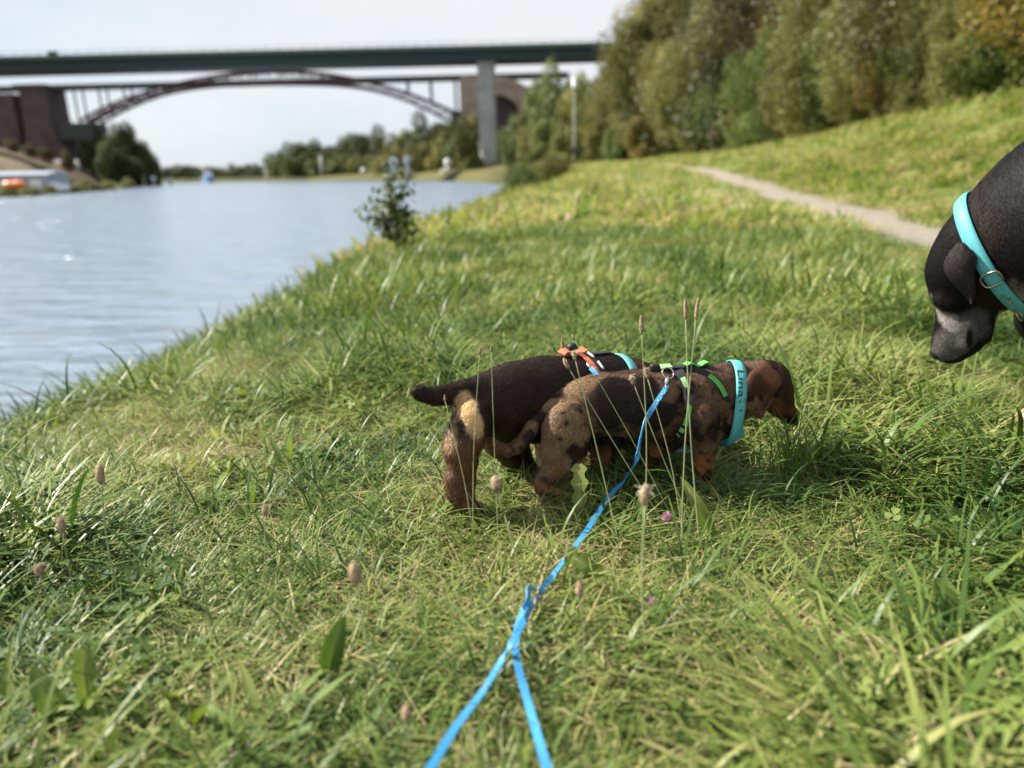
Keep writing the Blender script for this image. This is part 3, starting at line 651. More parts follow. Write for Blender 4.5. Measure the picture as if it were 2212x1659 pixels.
# ------------------------------------------------------------------ grass
def blade_mat(name, gl=.26, trans=.24, straw=.0, rough=.42):
    m = bpy.data.materials.new(name); m.use_nodes = True; nt = m.node_tree; nt.nodes.clear(); L = nt.links.new
    def N(t): return nt.nodes.new(t)
    p = N('ShaderNodeBsdfPrincipled'); out = N('ShaderNodeOutputMaterial'); p.inputs['Roughness'].default_value = rough; p.inputs['Specular IOR Level'].default_value = gl
    a = N('ShaderNodeAttribute'); a.attribute_name = 'Col'; s = N('ShaderNodeSeparateColor'); L(a.outputs['Color'], s.inputs[0])
    r = N('ShaderNodeValToRGB'); e = r.color_ramp.elements
    e[0].position = 0; e[0].color = (.035, .08, .018, 1); e[1].position = 1; e[1].color = (.38, .31, .17, 1)
    for pos, c in ((.25, (.094, .150, .030)), (.5, (.185, .232, .052)), (.72, (.295, .308, .105)), (.86, (.39, .35, .16))):
        q = e.new(pos); q.color = (*c, 1)
    # large patches in the meadow (world position) shift the blend towards dry
    ge = N('ShaderNodeNewGeometry'); n1 = N('ShaderNodeTexNoise'); n1.inputs['Scale'].default_value = 1.5; n1.inputs['Detail'].default_value = 3; L(ge.outputs['Position'], n1.inputs[0])
    mr = N('ShaderNodeMapRange'); mr.inputs[1].default_value = .35; mr.inputs[2].default_value = .72; mr.inputs[3].default_value = -.27; mr.inputs[4].default_value = .33; L(n1.outputs[0], mr.inputs[0])
    oi = N('ShaderNodeObjectInfo'); m1 = N('ShaderNodeMath'); m1.operation = 'MULTIPLY_ADD'; m1.inputs[1].default_value = .30; m1.inputs[2].default_value = -.15; L(oi.outputs['Random'], m1.inputs[0])
    ad = N('ShaderNodeMath'); ad.operation = 'ADD'; L(s.outputs[0], ad.inputs[0]); L(mr.outputs[0], ad.inputs[1])
    ad2 = N('ShaderNodeMath'); ad2.operation = 'ADD'; L(ad.outputs[0], ad2.inputs[0]); L(m1.outputs[0], ad2.inputs[1])
    ad3 = N('ShaderNodeMath'); ad3.operation = 'ADD'; ad3.inputs[1].default_value = straw; L(ad2.outputs[0], ad3.inputs[0]); ad3.use_clamp = True
    L(ad3.outputs[0], r.inputs[0]); L(r.outputs[0], p.inputs['Base Color'])
    t = N('ShaderNodeBsdfTranslucent'); g = N('ShaderNodeHueSaturation'); g.inputs['Saturation'].default_value = 1.15; g.inputs['Value'].default_value = 1.4; L(r.outputs[0], g.inputs['Color']); L(g.outputs[0], t.inputs[0])
    x = N('ShaderNodeMixShader'); x.inputs[0].default_value = trans; L(p.outputs[0], x.inputs[1]); L(t.outputs[0], x.inputs[2]); L(x.outputs[0], out.inputs[0])
    return m
grassm = blade_mat('grass_blade'); farm = blade_mat('far_grass_blade', .3, .40, .09, .5); broadm = blade_mat('broad_leaf', .25, .30, -.04, .6)

def blades(n, rad, lmin, lmax, wmin, wmax, lean0, curl, cbase, cvar, seed, seg=5, dryp=.0, vfold=.25, droop=True, mesh_name='grass_tuft'):
    """n ribbon blades -> mesh; each with its own lean, curl and colour value"""
    r = np.random.default_rng(seed); V = []; Fc = []; C = []
    for b in range(n):
        a = r.uniform(0, 2 * math.pi); rr = rad * math.sqrt(r.random()); p = np.array([math.cos(a) * rr, math.sin(a) * rr, -.01])
        az = r.uniform(0, 2 * math.pi); L_ = r.uniform(lmin, lmax); wd = r.uniform(wmin, wmax)
        th = abs(r.normal(lean0, .25)); cu = curl * r.uniform(.3, 1.5); side = r.normal(0, .25)
        cval = np.clip(cbase + r.normal(0, cvar), 0, 1); dry = r.random() < dryp
        if dry: cval = r.uniform(.82, 1)
        for k in range(seg + 1):
            u = k / seg; d = np.array([math.sin(th) * math.cos(az), math.sin(th) * math.sin(az), math.cos(th)])
            sd = np.array([-math.sin(az), math.cos(az), 0]); nn = np.cross(sd, d)
            ww = wd * (1 - u) ** .55 * (.75 + .5 * min(u * 3, 1)) * .5 if k < seg else wd * .03
            cc = np.clip(cval + (.12 * (u > .85)) - .05 * (u < .2), 0, 1)
            V += [p - sd * ww + nn * ww * vfold, p + sd * ww + nn * ww * vfold]; C += [cc, cc]
            p = p + d * L_ / seg; th = min(th + cu / seg, 2.5); az += side / seg
            if p[2] < .003: p[2] = .003; th = min(th, 1.6)
        k0 = len(V) - 2 * (seg + 1)
        for k in range(seg): Fc.append((k0 + 2 * k, k0 + 2 * k + 1, k0 + 2 * k + 3, k0 + 2 * k + 2))
    C = np.array(C); return mesh(mesh_name, np.array(V), np.array(Fc), True, np.stack([C, C, C], 1))

def leaf_shape(L_, wd, kind, r, seg=7):
    """outline half-width profile of a broad leaf -> verts rows (3 across: edge, midrib, edge)"""
    us = np.linspace(0, 1, seg + 1)
    if kind == 'plantain': ww = wd * np.sin(np.pi * np.clip(us, .03, .985) ** .85) ** .8
    elif kind == 'dandelion': ww = wd * (us ** .9 * (1.35 - us)) * 1.8 * (1 + .35 * np.sin(us * 26 + r.uniform(0, 6)))
    else: ww = wd * np.sqrt(np.clip(1 - (2 * us - 1) ** 2, .01, 1))
    return us, np.maximum(ww, wd * .05)
def broad(n, rad, lmin, lmax, wmin, wmax, kind, lean0, curl, cbase, cvar, seed, stem=0.0, name='leafy_tuft', mname=None):
    r = np.random.default_rng(seed); V = []; Fc = []; C = []; seg = 9 if kind == 'dandelion' else 6
    for b in range(n):
        az = 2 * math.pi * b / n + r.uniform(-.5, .5); rr = rad * r.random(); p = np.array([math.cos(az) * rr, math.sin(az) * rr, .005 + stem * r.uniform(.6, 1.1)])
        L_ = r.uniform(lmin, lmax); wd = r.uniform(wmin, wmax) / 2; th = abs(r.normal(lean0, .22)); cu = curl * r.uniform(.4, 1.4); cv = np.clip(cbase + r.normal(0, cvar), 0, 1)
        us, ww = leaf_shape(L_, wd, kind, r, seg); k0 = len(V)
        for k in range(seg + 1):
            d = np.array([math.sin(th) * math.cos(az), math.sin(th) * math.sin(az), math.cos(th)]); sd = np.array([-math.sin(az), math.cos(az), 0]); nn = np.cross(sd, d)
            if nn[2] < 0: nn = -nn
            wv = r.normal(0, .12) * ww[k]
            V += [p - sd * ww[k] + nn * (ww[k] * .3 + wv), p - nn * ww[k] * .08, p + sd * ww[k] + nn * (ww[k] * .3 - wv)]; C += [cv, min(cv + .13, 1), cv]
            p = p + d * L_ / seg; th = min(th + cu / seg, 2.1); az += r.normal(0, .04)
            if p[2] < .004: p[2] = .004; th = min(th, 1.5)
        for k in range(seg):
            a = k0 + 3 * k; Fc += [(a, a + 1, a + 4, a + 3), (a + 1, a + 2, a + 5, a + 4)]
    C = np.array(C); return mesh(name, np.array(V), np.array(Fc), True, np.stack([C, C, C], 1))
def clover(n, rad, seed):
    r = np.random.default_rng(seed); V = []; Fc = []; C = []
    for b in range(n):
        a = r.uniform(0, 6.28); rr = rad * math.sqrt(r.random()); base = np.array([math.cos(a) * rr * .6, math.sin(a) * rr * .6, 0]); hh = r.uniform(.015, .06)
        top = np.array([math.cos(a) * rr, math.sin(a) * rr, hh]); k0 = len(V)
        V += [base + (-.0007, 0, 0), base + (.0007, 0, 0), top + (.0007, 0, 0), top + (-.0007, 0, 0)]; Fc.append((k0, k0 + 1, k0 + 2, k0 + 3)); C += [.35] * 4
        tilt = r.normal(0, .3, 2); az0 = r.uniform(0, 6.28); s = r.uniform(.004, .0085); cv = np.clip(r.normal(.32, .12), 0, 1)
        for q in range(3):
            az = az0 + q * 2.094; e = np.array([math.cos(az), math.sin(az), 0]); f = np.array([-e[1], e[0], 0]); k0 = len(V)
            def P(u, v_):
                o = e * u * s * 1.5 + f * v_ * s; return top + o + np.array([0, 0, tilt[0] * o[0] + tilt[1] * o[1] + abs(v_) * s * .25 + .12 * u * s])
            V += [P(.02, 0), P(.5, -.75), P(.95, -.65), P(1.05, 0), P(.95, .65), P(.5, .75)]; C += [cv] * 6
            Fc += [(k0, k0 + 1, k0 + 2, k0 + 3), (k0, k0 + 3, k0 + 4, k0 + 5)]
    C = np.array(C); return mesh('clover_patch', np.array(V), np.array(Fc), False, np.stack([C, C, C], 1))

G_NEAR = [blades(22, .045, .05, .13, .0030, .0056, .6, 1.4, .34, .2, 1, 5, .10), blades(24, .05, .06, .15, .0026, .005, .9, 1.5, .42, .22, 2, 5, .13),
          blades(16, .04, .10, .20, .004, .0068, .8, 1.6, .32, .20, 3, 6, .05), blades(20, .05, .11, .22, .0035, .006, 1.12, .8, .42, .22, 4, 7, .10),
          blades(12, .03, .12, .24, .0045, .0075, .6, 1.8, .27, .1, 5, 7, .02), blades(40, .06, .03, .08, .0014, .0026, .8, .9, .48, .15, 6, 4, .2)]
G_THATCH = [blades(36, .07, .04, .13, .0012, .003, 1.45, .25, .93, .08, 7, 3, .8, 0), blades(30, .07, .05, .12, .0014, .0032, 1.35, .5, .70, .18, 8, 4, .4, .1)]
G_BROAD = [broad(6, .012, .05, .11, .010, .018, 'plantain', .9, .8, .33, .06, 11), broad(7, .01, .06, .12, .012, .020, 'dandelion', 1.0, .7, .42, .08, 12), clover(14, .05, 13), clover(18, .06, 14), broad(5, .02, .03, .055, .018, .03, 'round', 1.1, .4, .5, .1, 15, .02)]
# coarser tufts for the middle and far meadow
G_MID = [blades(22, .10, .08, .17, .006, .010, .7, 1.3, .42, .20, 31, 4, .06), blades(22, .11, .10, .21, .006, .012, 1.0, 1.0, .52, .22, 32, 5, .12), blades(16, .10, .12, .24, .008, .013, .6, 1.6, .36, .16, 33, 5, .04)]
G_FAR = [blades(22, .34, .12, .24, .022, .04, .6, 1.0, .50, .2, 41, 3, .06), blades(22, .36, .1, .22, .022, .042, .9, .7, .60, .2, 42, 3, .1)]
def ground_cover(name, protos, pts, scl, label, cat, tilt=.12, matr=None, weights=None, seed=0):
    """one object of scattered instances of the prototype meshes"""
    r = np.random.default_rng(seed); n = len(pts)
    me = bpy.data.meshes.new(name); me.vertices.add(n); me.vertices.foreach_set('co', np.asarray(pts, np.float32).ravel())
    rot = np.stack([r.normal(0, tilt, n), r.normal(0, tilt, n), r.uniform(0, 6.283, n)], 1).astype(np.float32)
    me.attributes.new('rot', 'FLOAT_VECTOR', 'POINT').data.foreach_set('vector', rot.ravel())
    me.attributes.new('scl', 'FLOAT', 'POINT').data.foreach_set('value', scl.astype(np.float32))
    me.attributes.new('pick', 'INT', 'POINT').data.foreach_set('value', r.choice(len(protos), n, p=weights).astype(np.int32))
    c = bpy.data.collections.new(name + '_kinds')
    for k, pm_ in enumerate(protos):
        pm_.materials.clear(); pm_.materials.append(matr or grassm); po = bpy.data.objects.new('%s_kind_%02d' % (name, k), pm_); c.objects.link(po)
    ng = bpy.data.node_groups.new(name, 'GeometryNodeTree'); ng.interface.new_socket('Geometry', in_out='INPUT', socket_type='NodeSocketGeometry'); ng.interface.new_socket('Geometry', in_out='OUTPUT', socket_type='NodeSocketGeometry')
    N = ng.nodes.new; L = ng.links.new; gi = N('NodeGroupInput'); go = N('NodeGroupOutput'); ins = N('GeometryNodeInstanceOnPoints'); ci = N('GeometryNodeCollectionInfo'); ci.inputs[0].default_value = c; ci.inputs['Separate Children'].default_value = True; ci.inputs['Reset Children'].default_value = True
    def attr(nm, ty):
        a = N('GeometryNodeInputNamedAttribute'); a.data_type = ty; a.inputs[0].default_value = nm; return a.outputs[0]
    L(gi.outputs[0], ins.inputs['Points']); L(ci.outputs[0], ins.inputs['Instance']); ins.inputs['Pick Instance'].default_value = True
    L(attr('pick', 'INT'), ins.inputs['Instance Index'])
    er = N('FunctionNodeEulerToRotation'); L(attr('rot', 'FLOAT_VECTOR'), er.inputs[0]); L(er.outputs[0], ins.inputs['Rotation']); L(attr('scl', 'FLOAT'), ins.inputs['Scale']); L(ins.outputs[0], go.inputs[0])
    o = bpy.data.objects.new(name, me); COL.objects.link(o); md = o.modifiers.new('scatter', 'NODES'); md.node_group = ng
    return tag(o, label, cat, kind='stuff')
def scatter(density, r0, r1, seed, keep=None, amax=50):
    """random ground points in the ring sector r0..r1 around the camera's foot"""
    r = np.random.default_rng(seed); A = math.radians(amax); area = A * (r1 * r1 - r0 * r0); n = int(density * area)
    rad = np.sqrt(r.uniform(r0 * r0, r1 * r1, n)); an = r.uniform(-A, A, n); x = rad * np.sin(an); y = rad * np.cos(an)
    d = x - np.interp(y, *XR); s, t = st(x, y); ok = (d > .7) & (path_dist(x, y) > PATHW * (.62 + .5 * r.random(n)))
    ok &= np.where(t > 8, s < np.interp(t, [0, 15, 20, 35, 55, 80, 120, 160], [14.5, 13, 11.6, 9.8, 7.2, 5.8, 4.6, 4]) + 2.5, True)
    if keep is not None: ok &= keep(x, y, r)
    x, y = x[ok], y[ok]; return np.stack([x, y, ground_z(x, y)], 1), r
bare_c = cast(1540, 985)            # trampled bare spot under and in front of the dachshunds
bare2 = cast(1330, 1010)
def bare(x, y):
    a = np.exp(-(((x - bare_c[0]) / .09) ** 2 + ((y - bare_c[1]) / .13) ** 2)); b = np.exp(-(((x - bare2[0]) / .18) ** 2 + ((y - bare2[1]) / .11) ** 2)); return np.clip(np.maximum(a, b) * 1.1, 0, .96)
def trampled(x, y): return fbm(np.stack([x, y, 0 * x], 1) * 2.2, 77, 3)
P0, r = scatter(1750, .35, 3.0, 1, lambda x, y, r: (r.random(len(x)) > bare(x, y)))
tr = trampled(P0[:, 0], P0[:, 1]); hgt = (.55 + .62 * sst(.38, .66, tr)) * r.uniform(.7, 1.25, len(P0)) * (1 - .35 * sst(2.2, 1.1, np.hypot(P0[:, 0] - 1.6, P0[:, 1] - 1.9)) * 0)
near_bank = .2 * sst(1.2, .2, np.abs(P0[:, 0] - (P0[:, 1] * .077 - 1.5))); hgt *= 1 + 0.9 * near_bank * (vnoise(P0 * 3.0 * [1, 1, 0], 40) > .5)
ground_cover('meadow_grass', G_NEAR, P0, hgt, 'long bent meadow grass around the dogs in the foreground', 'grass', weights=[.13, .15, .25, .26, .09, .12], seed=1)
P1, r = scatter(850, .35, 3.4, 2, lambda x, y, r: trampled(x, y) < .38 + .35 * r.random(len(x)) + .4 * bare(x, y))
ground_cover('dry_thatch', G_THATCH, P1, r.uniform(.6, 1.15, len(P1)), 'dry straw and flattened dead grass between the green tufts', 'thatch', weights=[.55, .45], seed=2)
P2, r = scatter(190, .35, 4.5, 3, lambda x, y, r: (r.random(len(x)) > bare(x, y)) & (vnoise(np.stack([x * 3.3, y * 3.3, 0 * x], 1), 91) > .62 - .12 * (r.random(len(x)) < .3)))
ground_cover('broad_leaved_herbs', G_BROAD, P2, r.uniform(.6, 1.2, len(P2)), 'dandelion, plantain and clover leaves growing between the grass', 'herbs', .2, broadm, [.28, .36, .16, .16, .04], 3)
P3, r = scatter(420, 3.0, 7.5, 4)
tr = trampled(P3[:, 0] * .6, P3[:, 1] * .6)
ground_cover('short_meadow', G_MID, P3, (.55 + .5 * sst(.35, .7, tr)) * r.uniform(.7, 1.2, len(P3)) * (.4 + .6 * sst(.4, 1.3, path_dist(P3[:, 0], P3[:, 1]))), 'meadow grass of the middle distance along the canal bank and path', 'grass', seed=4)
P4, r = scatter(44, 7.5, 24, 5)
ground_cover('bank_meadow', G_FAR, P4, (.45 + .9 * sst(.35, .65, fbm(P4 * [.9, .9, 0], 61, 3))) * r.uniform(.6, 1.25, len(P4)) * (.45 + .55 * sst(.4, 1.3, path_dist(P4[:, 0], P4[:, 1]))), 'blurred grass of the bank, the verge and the slope below the wood', 'grass', matr=farm, seed=5)
P6, r = scatter(70, .8, 15, 9, lambda x, y, r: (np.abs(x - np.interp(y, *XR) - 2.7) < .55) & (vnoise(np.stack([x * 1.6, y * 1.6, 0 * x], 1), 44) > .35))
ground_cover('bank_edge_grass', [m_.copy() for m_ in G_MID], P6, r.uniform(.6, 1.35, len(P6)) * (.7 + .3 * sst(2, 6, P6[:, 1])), 'ragged longer grass along the crest of the bank against the water', 'grass', seed=9)
P5, r = scatter(5, 24, 75, 6)
ground_cover('far_meadow', [m_.copy() for m_ in G_FAR], P5, (.7 + .9 * sst(.35, .65, fbm(P5 * [.4, .4, 0], 62, 3))) * r.uniform(.7, 1.3, len(P5)), 'far grass between the path and the foot of the wood', 'grass', matr=farm, seed=6)
# ------------------------------------------------------------------ animals: smooth-union distance field -> surface nets
class Field:
    def __init__(s, lo, hi, h, zmin=-.03):
        s.lo = np.array(lo, float); s.lo[2] = min(s.lo[2], zmin); s.h = h; s.n = np.ceil((np.array(hi) - s.lo) / h).astype(int) + 1
        s.d = np.full(s.n, 1.0, np.float32)
    def cone(s, a, b, r1, r2, k=.012, n=None, sq=1.0, c=None):
        a = np.array(a, float); b = np.array(b, float); R = max(r1, r2) * max(1, sq) + 3 * k + 2 * s.h
        i0 = np.maximum(((np.minimum(a, b) - R - s.lo) / s.h).astype(int), 0); i1 = np.minimum(((np.maximum(a, b) + R - s.lo) / s.h).astype(int) + 2, s.n)
        if (i1 <= i0).any(): return
        g = [s.lo[i] + s.h * np.arange(i0[i], i1[i]) for i in range(3)]
        X, Y, Z = np.meshgrid(*g, indexing='ij')
        P = np.stack([X, Y, Z], -1)
        if n is not None and sq != 1.0:       # squash along n about the axis
            m = (a + b) / 2 if c is None else np.array(c); q = (P - m) @ n; P = P + (q * (1 / sq - 1))[..., None] * n
            def sqp(p): return p + n * (np.dot(p - m, n) * (1 / sq - 1))
            a, b = sqp(a), sqp(b)
        ba = b - a; L2 = float(ba @ ba) + 1e-12; t = np.clip(((P - a) @ ba) / L2, 0, 1)
        dd = np.linalg.norm(P - a - t[..., None] * ba, axis=-1) - (r1 + (r2 - r1) * t)
        sl_ = tuple(slice(i0[i], i1[i]) for i in range(3)); o = s.d[sl_]
        hh = np.clip(.5 + .5 * (o - dd) / k, 0, 1); s.d[sl_] = o + (dd - o) * hh - k * hh * (1 - hh)
    def chain(s, pts, rs, **kw):
        for i in range(len(pts) - 1): s.cone(pts[i], pts[i + 1], rs[i], rs[i + 1], **kw)
    def mesh(s):
        D = s.d; n = np.array(D.shape); ins = D < 0
        # cells with a sign change
        c = [D[i:n[0] - 1 + i, j:n[1] - 1 + j, k:n[2] - 1 + k] for i in (0, 1) for j in (0, 1) for k in (0, 1)]
        neg = sum((x < 0).astype(np.int8) for x in c); act = (neg > 0) & (neg < 8)
        ids = -np.ones(act.shape, np.int64); ii = np.argwhere(act); ids[act] = np.arange(len(ii))
        corners = np.array([(i, j, k) for i in (0, 1) for j in (0, 1) for k in (0, 1)])
        cv = np.stack([x[act] for x in c], 1); acc = np.zeros((len(ii), 3)); cnt = np.zeros(len(ii))
        for a in range(8):
            for b in range(a + 1, 8):
                if np.abs(corners[a] - corners[b]).sum() != 1: continue
                m = (cv[:, a] < 0) != (cv[:, b] < 0); t = cv[m, a] / (cv[m, a] - cv[m, b])
                acc[m] += corners[a] + (corners[b] - corners[a]) * t[:, None]; cnt[m] += 1
        v = s.lo + s.h * (ii + acc / cnt[:, None]); F_ = []
        for ax in range(3):
            u, w_ = [(1, 2), (2, 0), (0, 1)][ax]
            sa = [slice(None)] * 3; sb = [slice(None)] * 3; sa[ax] = slice(0, -1); sb[ax] = slice(1, None)
            A, B = ins[tuple(sa)], ins[tuple(sb)]; e = np.argwhere(A != B)
            e = e[(e[:, u] > 0) & (e[:, w_] > 0) & (e[:, u] < n[u] - 1) & (e[:, w_] < n[w_] - 1)]
            du = np.zeros(3, int); du[u] = 1; dw = np.zeros(3, int); dw[w_] = 1
            q = np.stack([ids[tuple((e - du - dw).T)], ids[tuple((e - dw).T)], ids[tuple(e.T)], ids[tuple((e - du).T)]], 1)
            fl = B[tuple(e.T)]; q[fl] = q[fl][:, ::-1]; F_.append(q)
        return v, np.concatenate(F_)

class Plane:
    """vertical plane through a ground point; L(px,py,lat) = world point seen at that pixel on the plane shifted by lat (negative = towards the camera)"""
    def __init__(s, base, ang):
        s.b = np.array(base, float); s.a = np.array([math.cos(ang), math.sin(ang), 0]); s.n = np.array([-math.sin(ang), math.cos(ang), 0])
    def L(s, px, py, lat=0.0):
        d = ray(px, py); k = np.dot(s.b + s.n * lat - CAM, s.n) / np.dot(d, s.n); return CAM + d * k
    def m(s, px, py, rpx, lat=0.0):
        d = ray(px, py); k = np.dot(s.b + s.n * lat - CAM, s.n) / np.dot(d, s.n); return rpx * k / F

def sheet(rows, pl, bvh, off, bulge, th, nu=10, nv=26, lat0=-.05, side=-1, curlf=None):
    """an ear: rows of (left px, right px) laid over the head surface, with thickness; returns verts, quads"""
    rows = np.array(rows, float); t = np.linspace(0, 1, len(rows)); tv = np.linspace(0, 1, nv)
    Lx, Ly, Rx, Ry = [np.interp(tv, t, rows[:, k]) for k in range(4)]
    # smooth
    for _ in range(2):
        for A in (Lx, Ly, Rx, Ry): A[1:-1] = (A[:-2] + 2 * A[1:-1] + A[2:]) / 4
    lat = np.full((nv, nu), np.nan)
    for i in range(nv):
        for j in range(nu):
            u = j / (nu - 1); p = pl.L(Lx[i] + (Rx[i] - Lx[i]) * u, Ly[i] + (Ry[i] - Ly[i]) * u, 0)
            h = bvh.ray_cast(Vector(p + pl.n * side * .4), Vector(-pl.n * side))
            if h[0] is not None: lat[i, j] = np.dot(np.array(h[0]) - pl.b, pl.n)
    mlat = np.nanmin(lat * -side) if False else None
    good = ~np.isnan(lat); fill = np.nanpercentile(lat[good], 40) if good.any() else side * .04
    lat = np.where(good, lat, fill)
    lat = side * np.maximum(side * lat, side * fill * .75)
    for _ in range(8):
        l2 = np.pad(lat, 1, mode='edge'); lat = side * np.maximum(side * lat * .0 + side * (l2[1:-1, 1:-1] * .4 + (l2[:-2, 1:-1] + l2[2:, 1:-1] + l2[1:-1, :-2] + l2[1:-1, 2:]) * .15), side * lat * .985)
    V = []
    for layer in (0, 1):
        for i in range(nv):
            for j in range(nu):
                u = j / (nu - 1); edge = math.sin(math.pi * u) ** .6 if layer == 0 else math.sin(math.pi * u) ** .5 * .6
                vv = tv[i]; b = bulge * math.sin(math.pi * u) * (.4 + .6 * math.sin(math.pi * min(vv * 1.1, 1)))
                fold = .004 * math.sin(u * 7 + vv * 3) * vv
                la = lat[i, j] + side * (off + b + fold + (th * (.3 + .7 * edge) if layer == 0 else 0))
                V.append(pl.L(Lx[i] + (Rx[i] - Lx[i]) * u, Ly[i] + (Ry[i] - Ly[i]) * u, la))
    Fq = []; N_ = nv * nu; ix = lambda l, i, j: l * N_ + i * nu + j
    for i in range(nv - 1):
        for j in range(nu - 1):
            Fq.append((ix(0, i, j), ix(0, i + 1, j), ix(0, i + 1, j + 1), ix(0, i, j + 1))); Fq.append((ix(1, i, j), ix(1, i, j + 1), ix(1, i + 1, j + 1), ix(1, i + 1, j)))
        for j in (0, nu - 1): Fq.append((ix(0, i, j), ix(1, i, j), ix(1, i + 1, j), ix(0, i + 1, j)))
    for i in (0, nv - 1):
        for j in range(nu - 1): Fq.append((ix(0, i, j), ix(0, i, j + 1), ix(1, i, j + 1), ix(1, i, j)))
    return np.array(V), np.array(Fq)

def smooth_mesh(v, f, it=4, lam=.5):
    n = len(v); a = np.concatenate([f[:, k] for k in range(4)]); b = np.concatenate([f[:, (k + 1) % 4] for k in range(4)])
    cnt = np.bincount(a, minlength=n) + np.bincount(b, minlength=n)
    for _ in range(it):
        s = np.zeros((n, 3))
        for k in range(3): s[:, k] = np.bincount(a, v[b, k], n) + np.bincount(b, v[a, k], n)
        v = v + lam * (s / np.maximum(cnt, 1)[:, None] - v)
    return v
def vnormals(v, f):
    d1 = v[f[:, 2]] - v[f[:, 0]]; d2 = v[f[:, 3]] - v[f[:, 1]]; fn = np.cross(d1, d2); n = np.zeros_like(v)
    for k in range(4):
        for c in range(3): n[:, c] += np.bincount(f[:, k], fn[:, c], len(v))
    return n / (np.linalg.norm(n, axis=1)[:, None] + 1e-12)

def coat_mat(name, rough=.6, spec=.14, sheen=.1):
    m = bpy.data.materials.new(name); m.use_nodes = True; nt = m.node_tree; L = nt.links.new; p = nt.nodes['Principled BSDF']
    a = nt.nodes.new('ShaderNodeAttribute'); a.attribute_name = 'Col'; L(a.outputs['Color'], p.inputs['Base Color']); p.inputs['Roughness'].default_value = rough; p.inputs['Specular IOR Level'].default_value = spec
    tc = nt.nodes.new('ShaderNodeTexCoord'); n = nt.nodes.new('ShaderNodeTexNoise'); n.inputs['Scale'].default_value = 260; n.inputs['Detail'].default_value = 3; L(tc.outputs['Object'], n.inputs[0])
    b = nt.nodes.new('ShaderNodeBump'); b.inputs['Distance'].default_value = .0005; b.inputs['Strength'].default_value = .6; L(n.outputs[0], b.inputs['Height']); L(b.outputs[0], p.inputs['Normal'])
    return m
coatm = coat_mat('dog_coat'); furm = coat_mat('dog_fur', .5, .16); furg = coat_mat('glossy_fur', .42, .3)

def fur(parent, v, f, col, n, length, flow, seed, w0=.00032, lift=.35, var=.22, mask=None, name='fur', origin=None, fm=None):
    """short hairs as slim mesh slivers (two triangles each), combed along flow(p, nrm)"""
    r = np.random.default_rng(seed); d1 = v[f[:, 2]] - v[f[:, 0]]; d2 = v[f[:, 3]] - v[f[:, 1]]; cr = np.cross(d1, d2); ar = np.linalg.norm(cr, axis=1)
    if mask is not None: ar = ar * mask(v[f].mean(1))
    k = r.choice(len(f), n, p=ar / ar.sum()); a, b = r.random(n), r.random(n); q = v[f[k]]
    p = (q[:, 0] * (1 - a)[:, None] + q[:, 1] * a[:, None]) * (1 - b)[:, None] + (q[:, 3] * (1 - a)[:, None] + q[:, 2] * a[:, None]) * b[:, None]
    nr = cr[k] / (np.linalg.norm(cr[k], axis=1)[:, None] + 1e-12); c = col[f[k]].mean(1)
    fl = flow(p); fl = fl - nr * (fl * nr).sum(1)[:, None]; fl /= np.linalg.norm(fl, axis=1)[:, None] + 1e-9
    fl = fl + r.normal(0, .13, fl.shape); L_ = length(p) * r.uniform(.6, 1.25, n)
    dr = fl + nr * (lift * r.uniform(.4, 1.5, n))[:, None]; dr /= np.linalg.norm(dr, axis=1)[:, None]
    sd = np.cross(dr, nr + r.normal(0, .3, nr.shape)); sd /= np.linalg.norm(sd, axis=1)[:, None] + 1e-9
    mid = p + dr * (L_ * .55)[:, None] + nr * (.1 * L_)[:, None]; tip = p + dr * L_[:, None] - nr * (.06 * L_)[:, None]
    p0 = p - nr * .0006
    V = np.stack([p0 - sd * w0, p0 + sd * w0, mid + sd * w0 * .8, tip, mid - sd * w0 * .8], 1).reshape(-1, 3); idx = np.arange(n) * 5
    F4 = np.stack([idx, idx + 1, idx + 2, idx + 4], 1); F3 = np.stack([idx + 4, idx + 2, idx + 3, idx + 3], 1)
    me = bpy.data.meshes.new(name); me.vertices.add(len(V)); org = np.array(parent.location)
    me.vertices.foreach_set('co', (V - org).astype(np.float32).ravel()); me.loops.add(n * 7)
    li = np.concatenate([np.stack([idx, idx + 1, idx + 2, idx + 4, idx + 4, idx + 2, idx + 3], 1)]).ravel(); me.loops.foreach_set('vertex_index', li.astype(np.int32))
    me.polygons.add(2 * n); ls = np.stack([np.arange(n) * 7, np.arange(n) * 7 + 4], 1).ravel(); me.polygons.foreach_set('loop_start', ls.astype(np.int32)); me.update(calc_edges=True)
    me.polygons.foreach_set('use_smooth', [True] * (2 * n))
    vv = (1 + r.normal(0, var, n)).clip(.3, 2.6); cc = np.ones((n, 5, 4), np.float32); cc[:, :, :3] = (c * vv[:, None])[:, None, :]
    cc[:, 3, :3] *= 1.25
    at2 = me.color_attributes.new('Col', 'FLOAT_COLOR', 'POINT'); at2.data.foreach_set('color', cc.clip(0, 1).ravel())
    o = obj(name, me, fm or furm, parent); o['kind'] = 'stuff'; return o

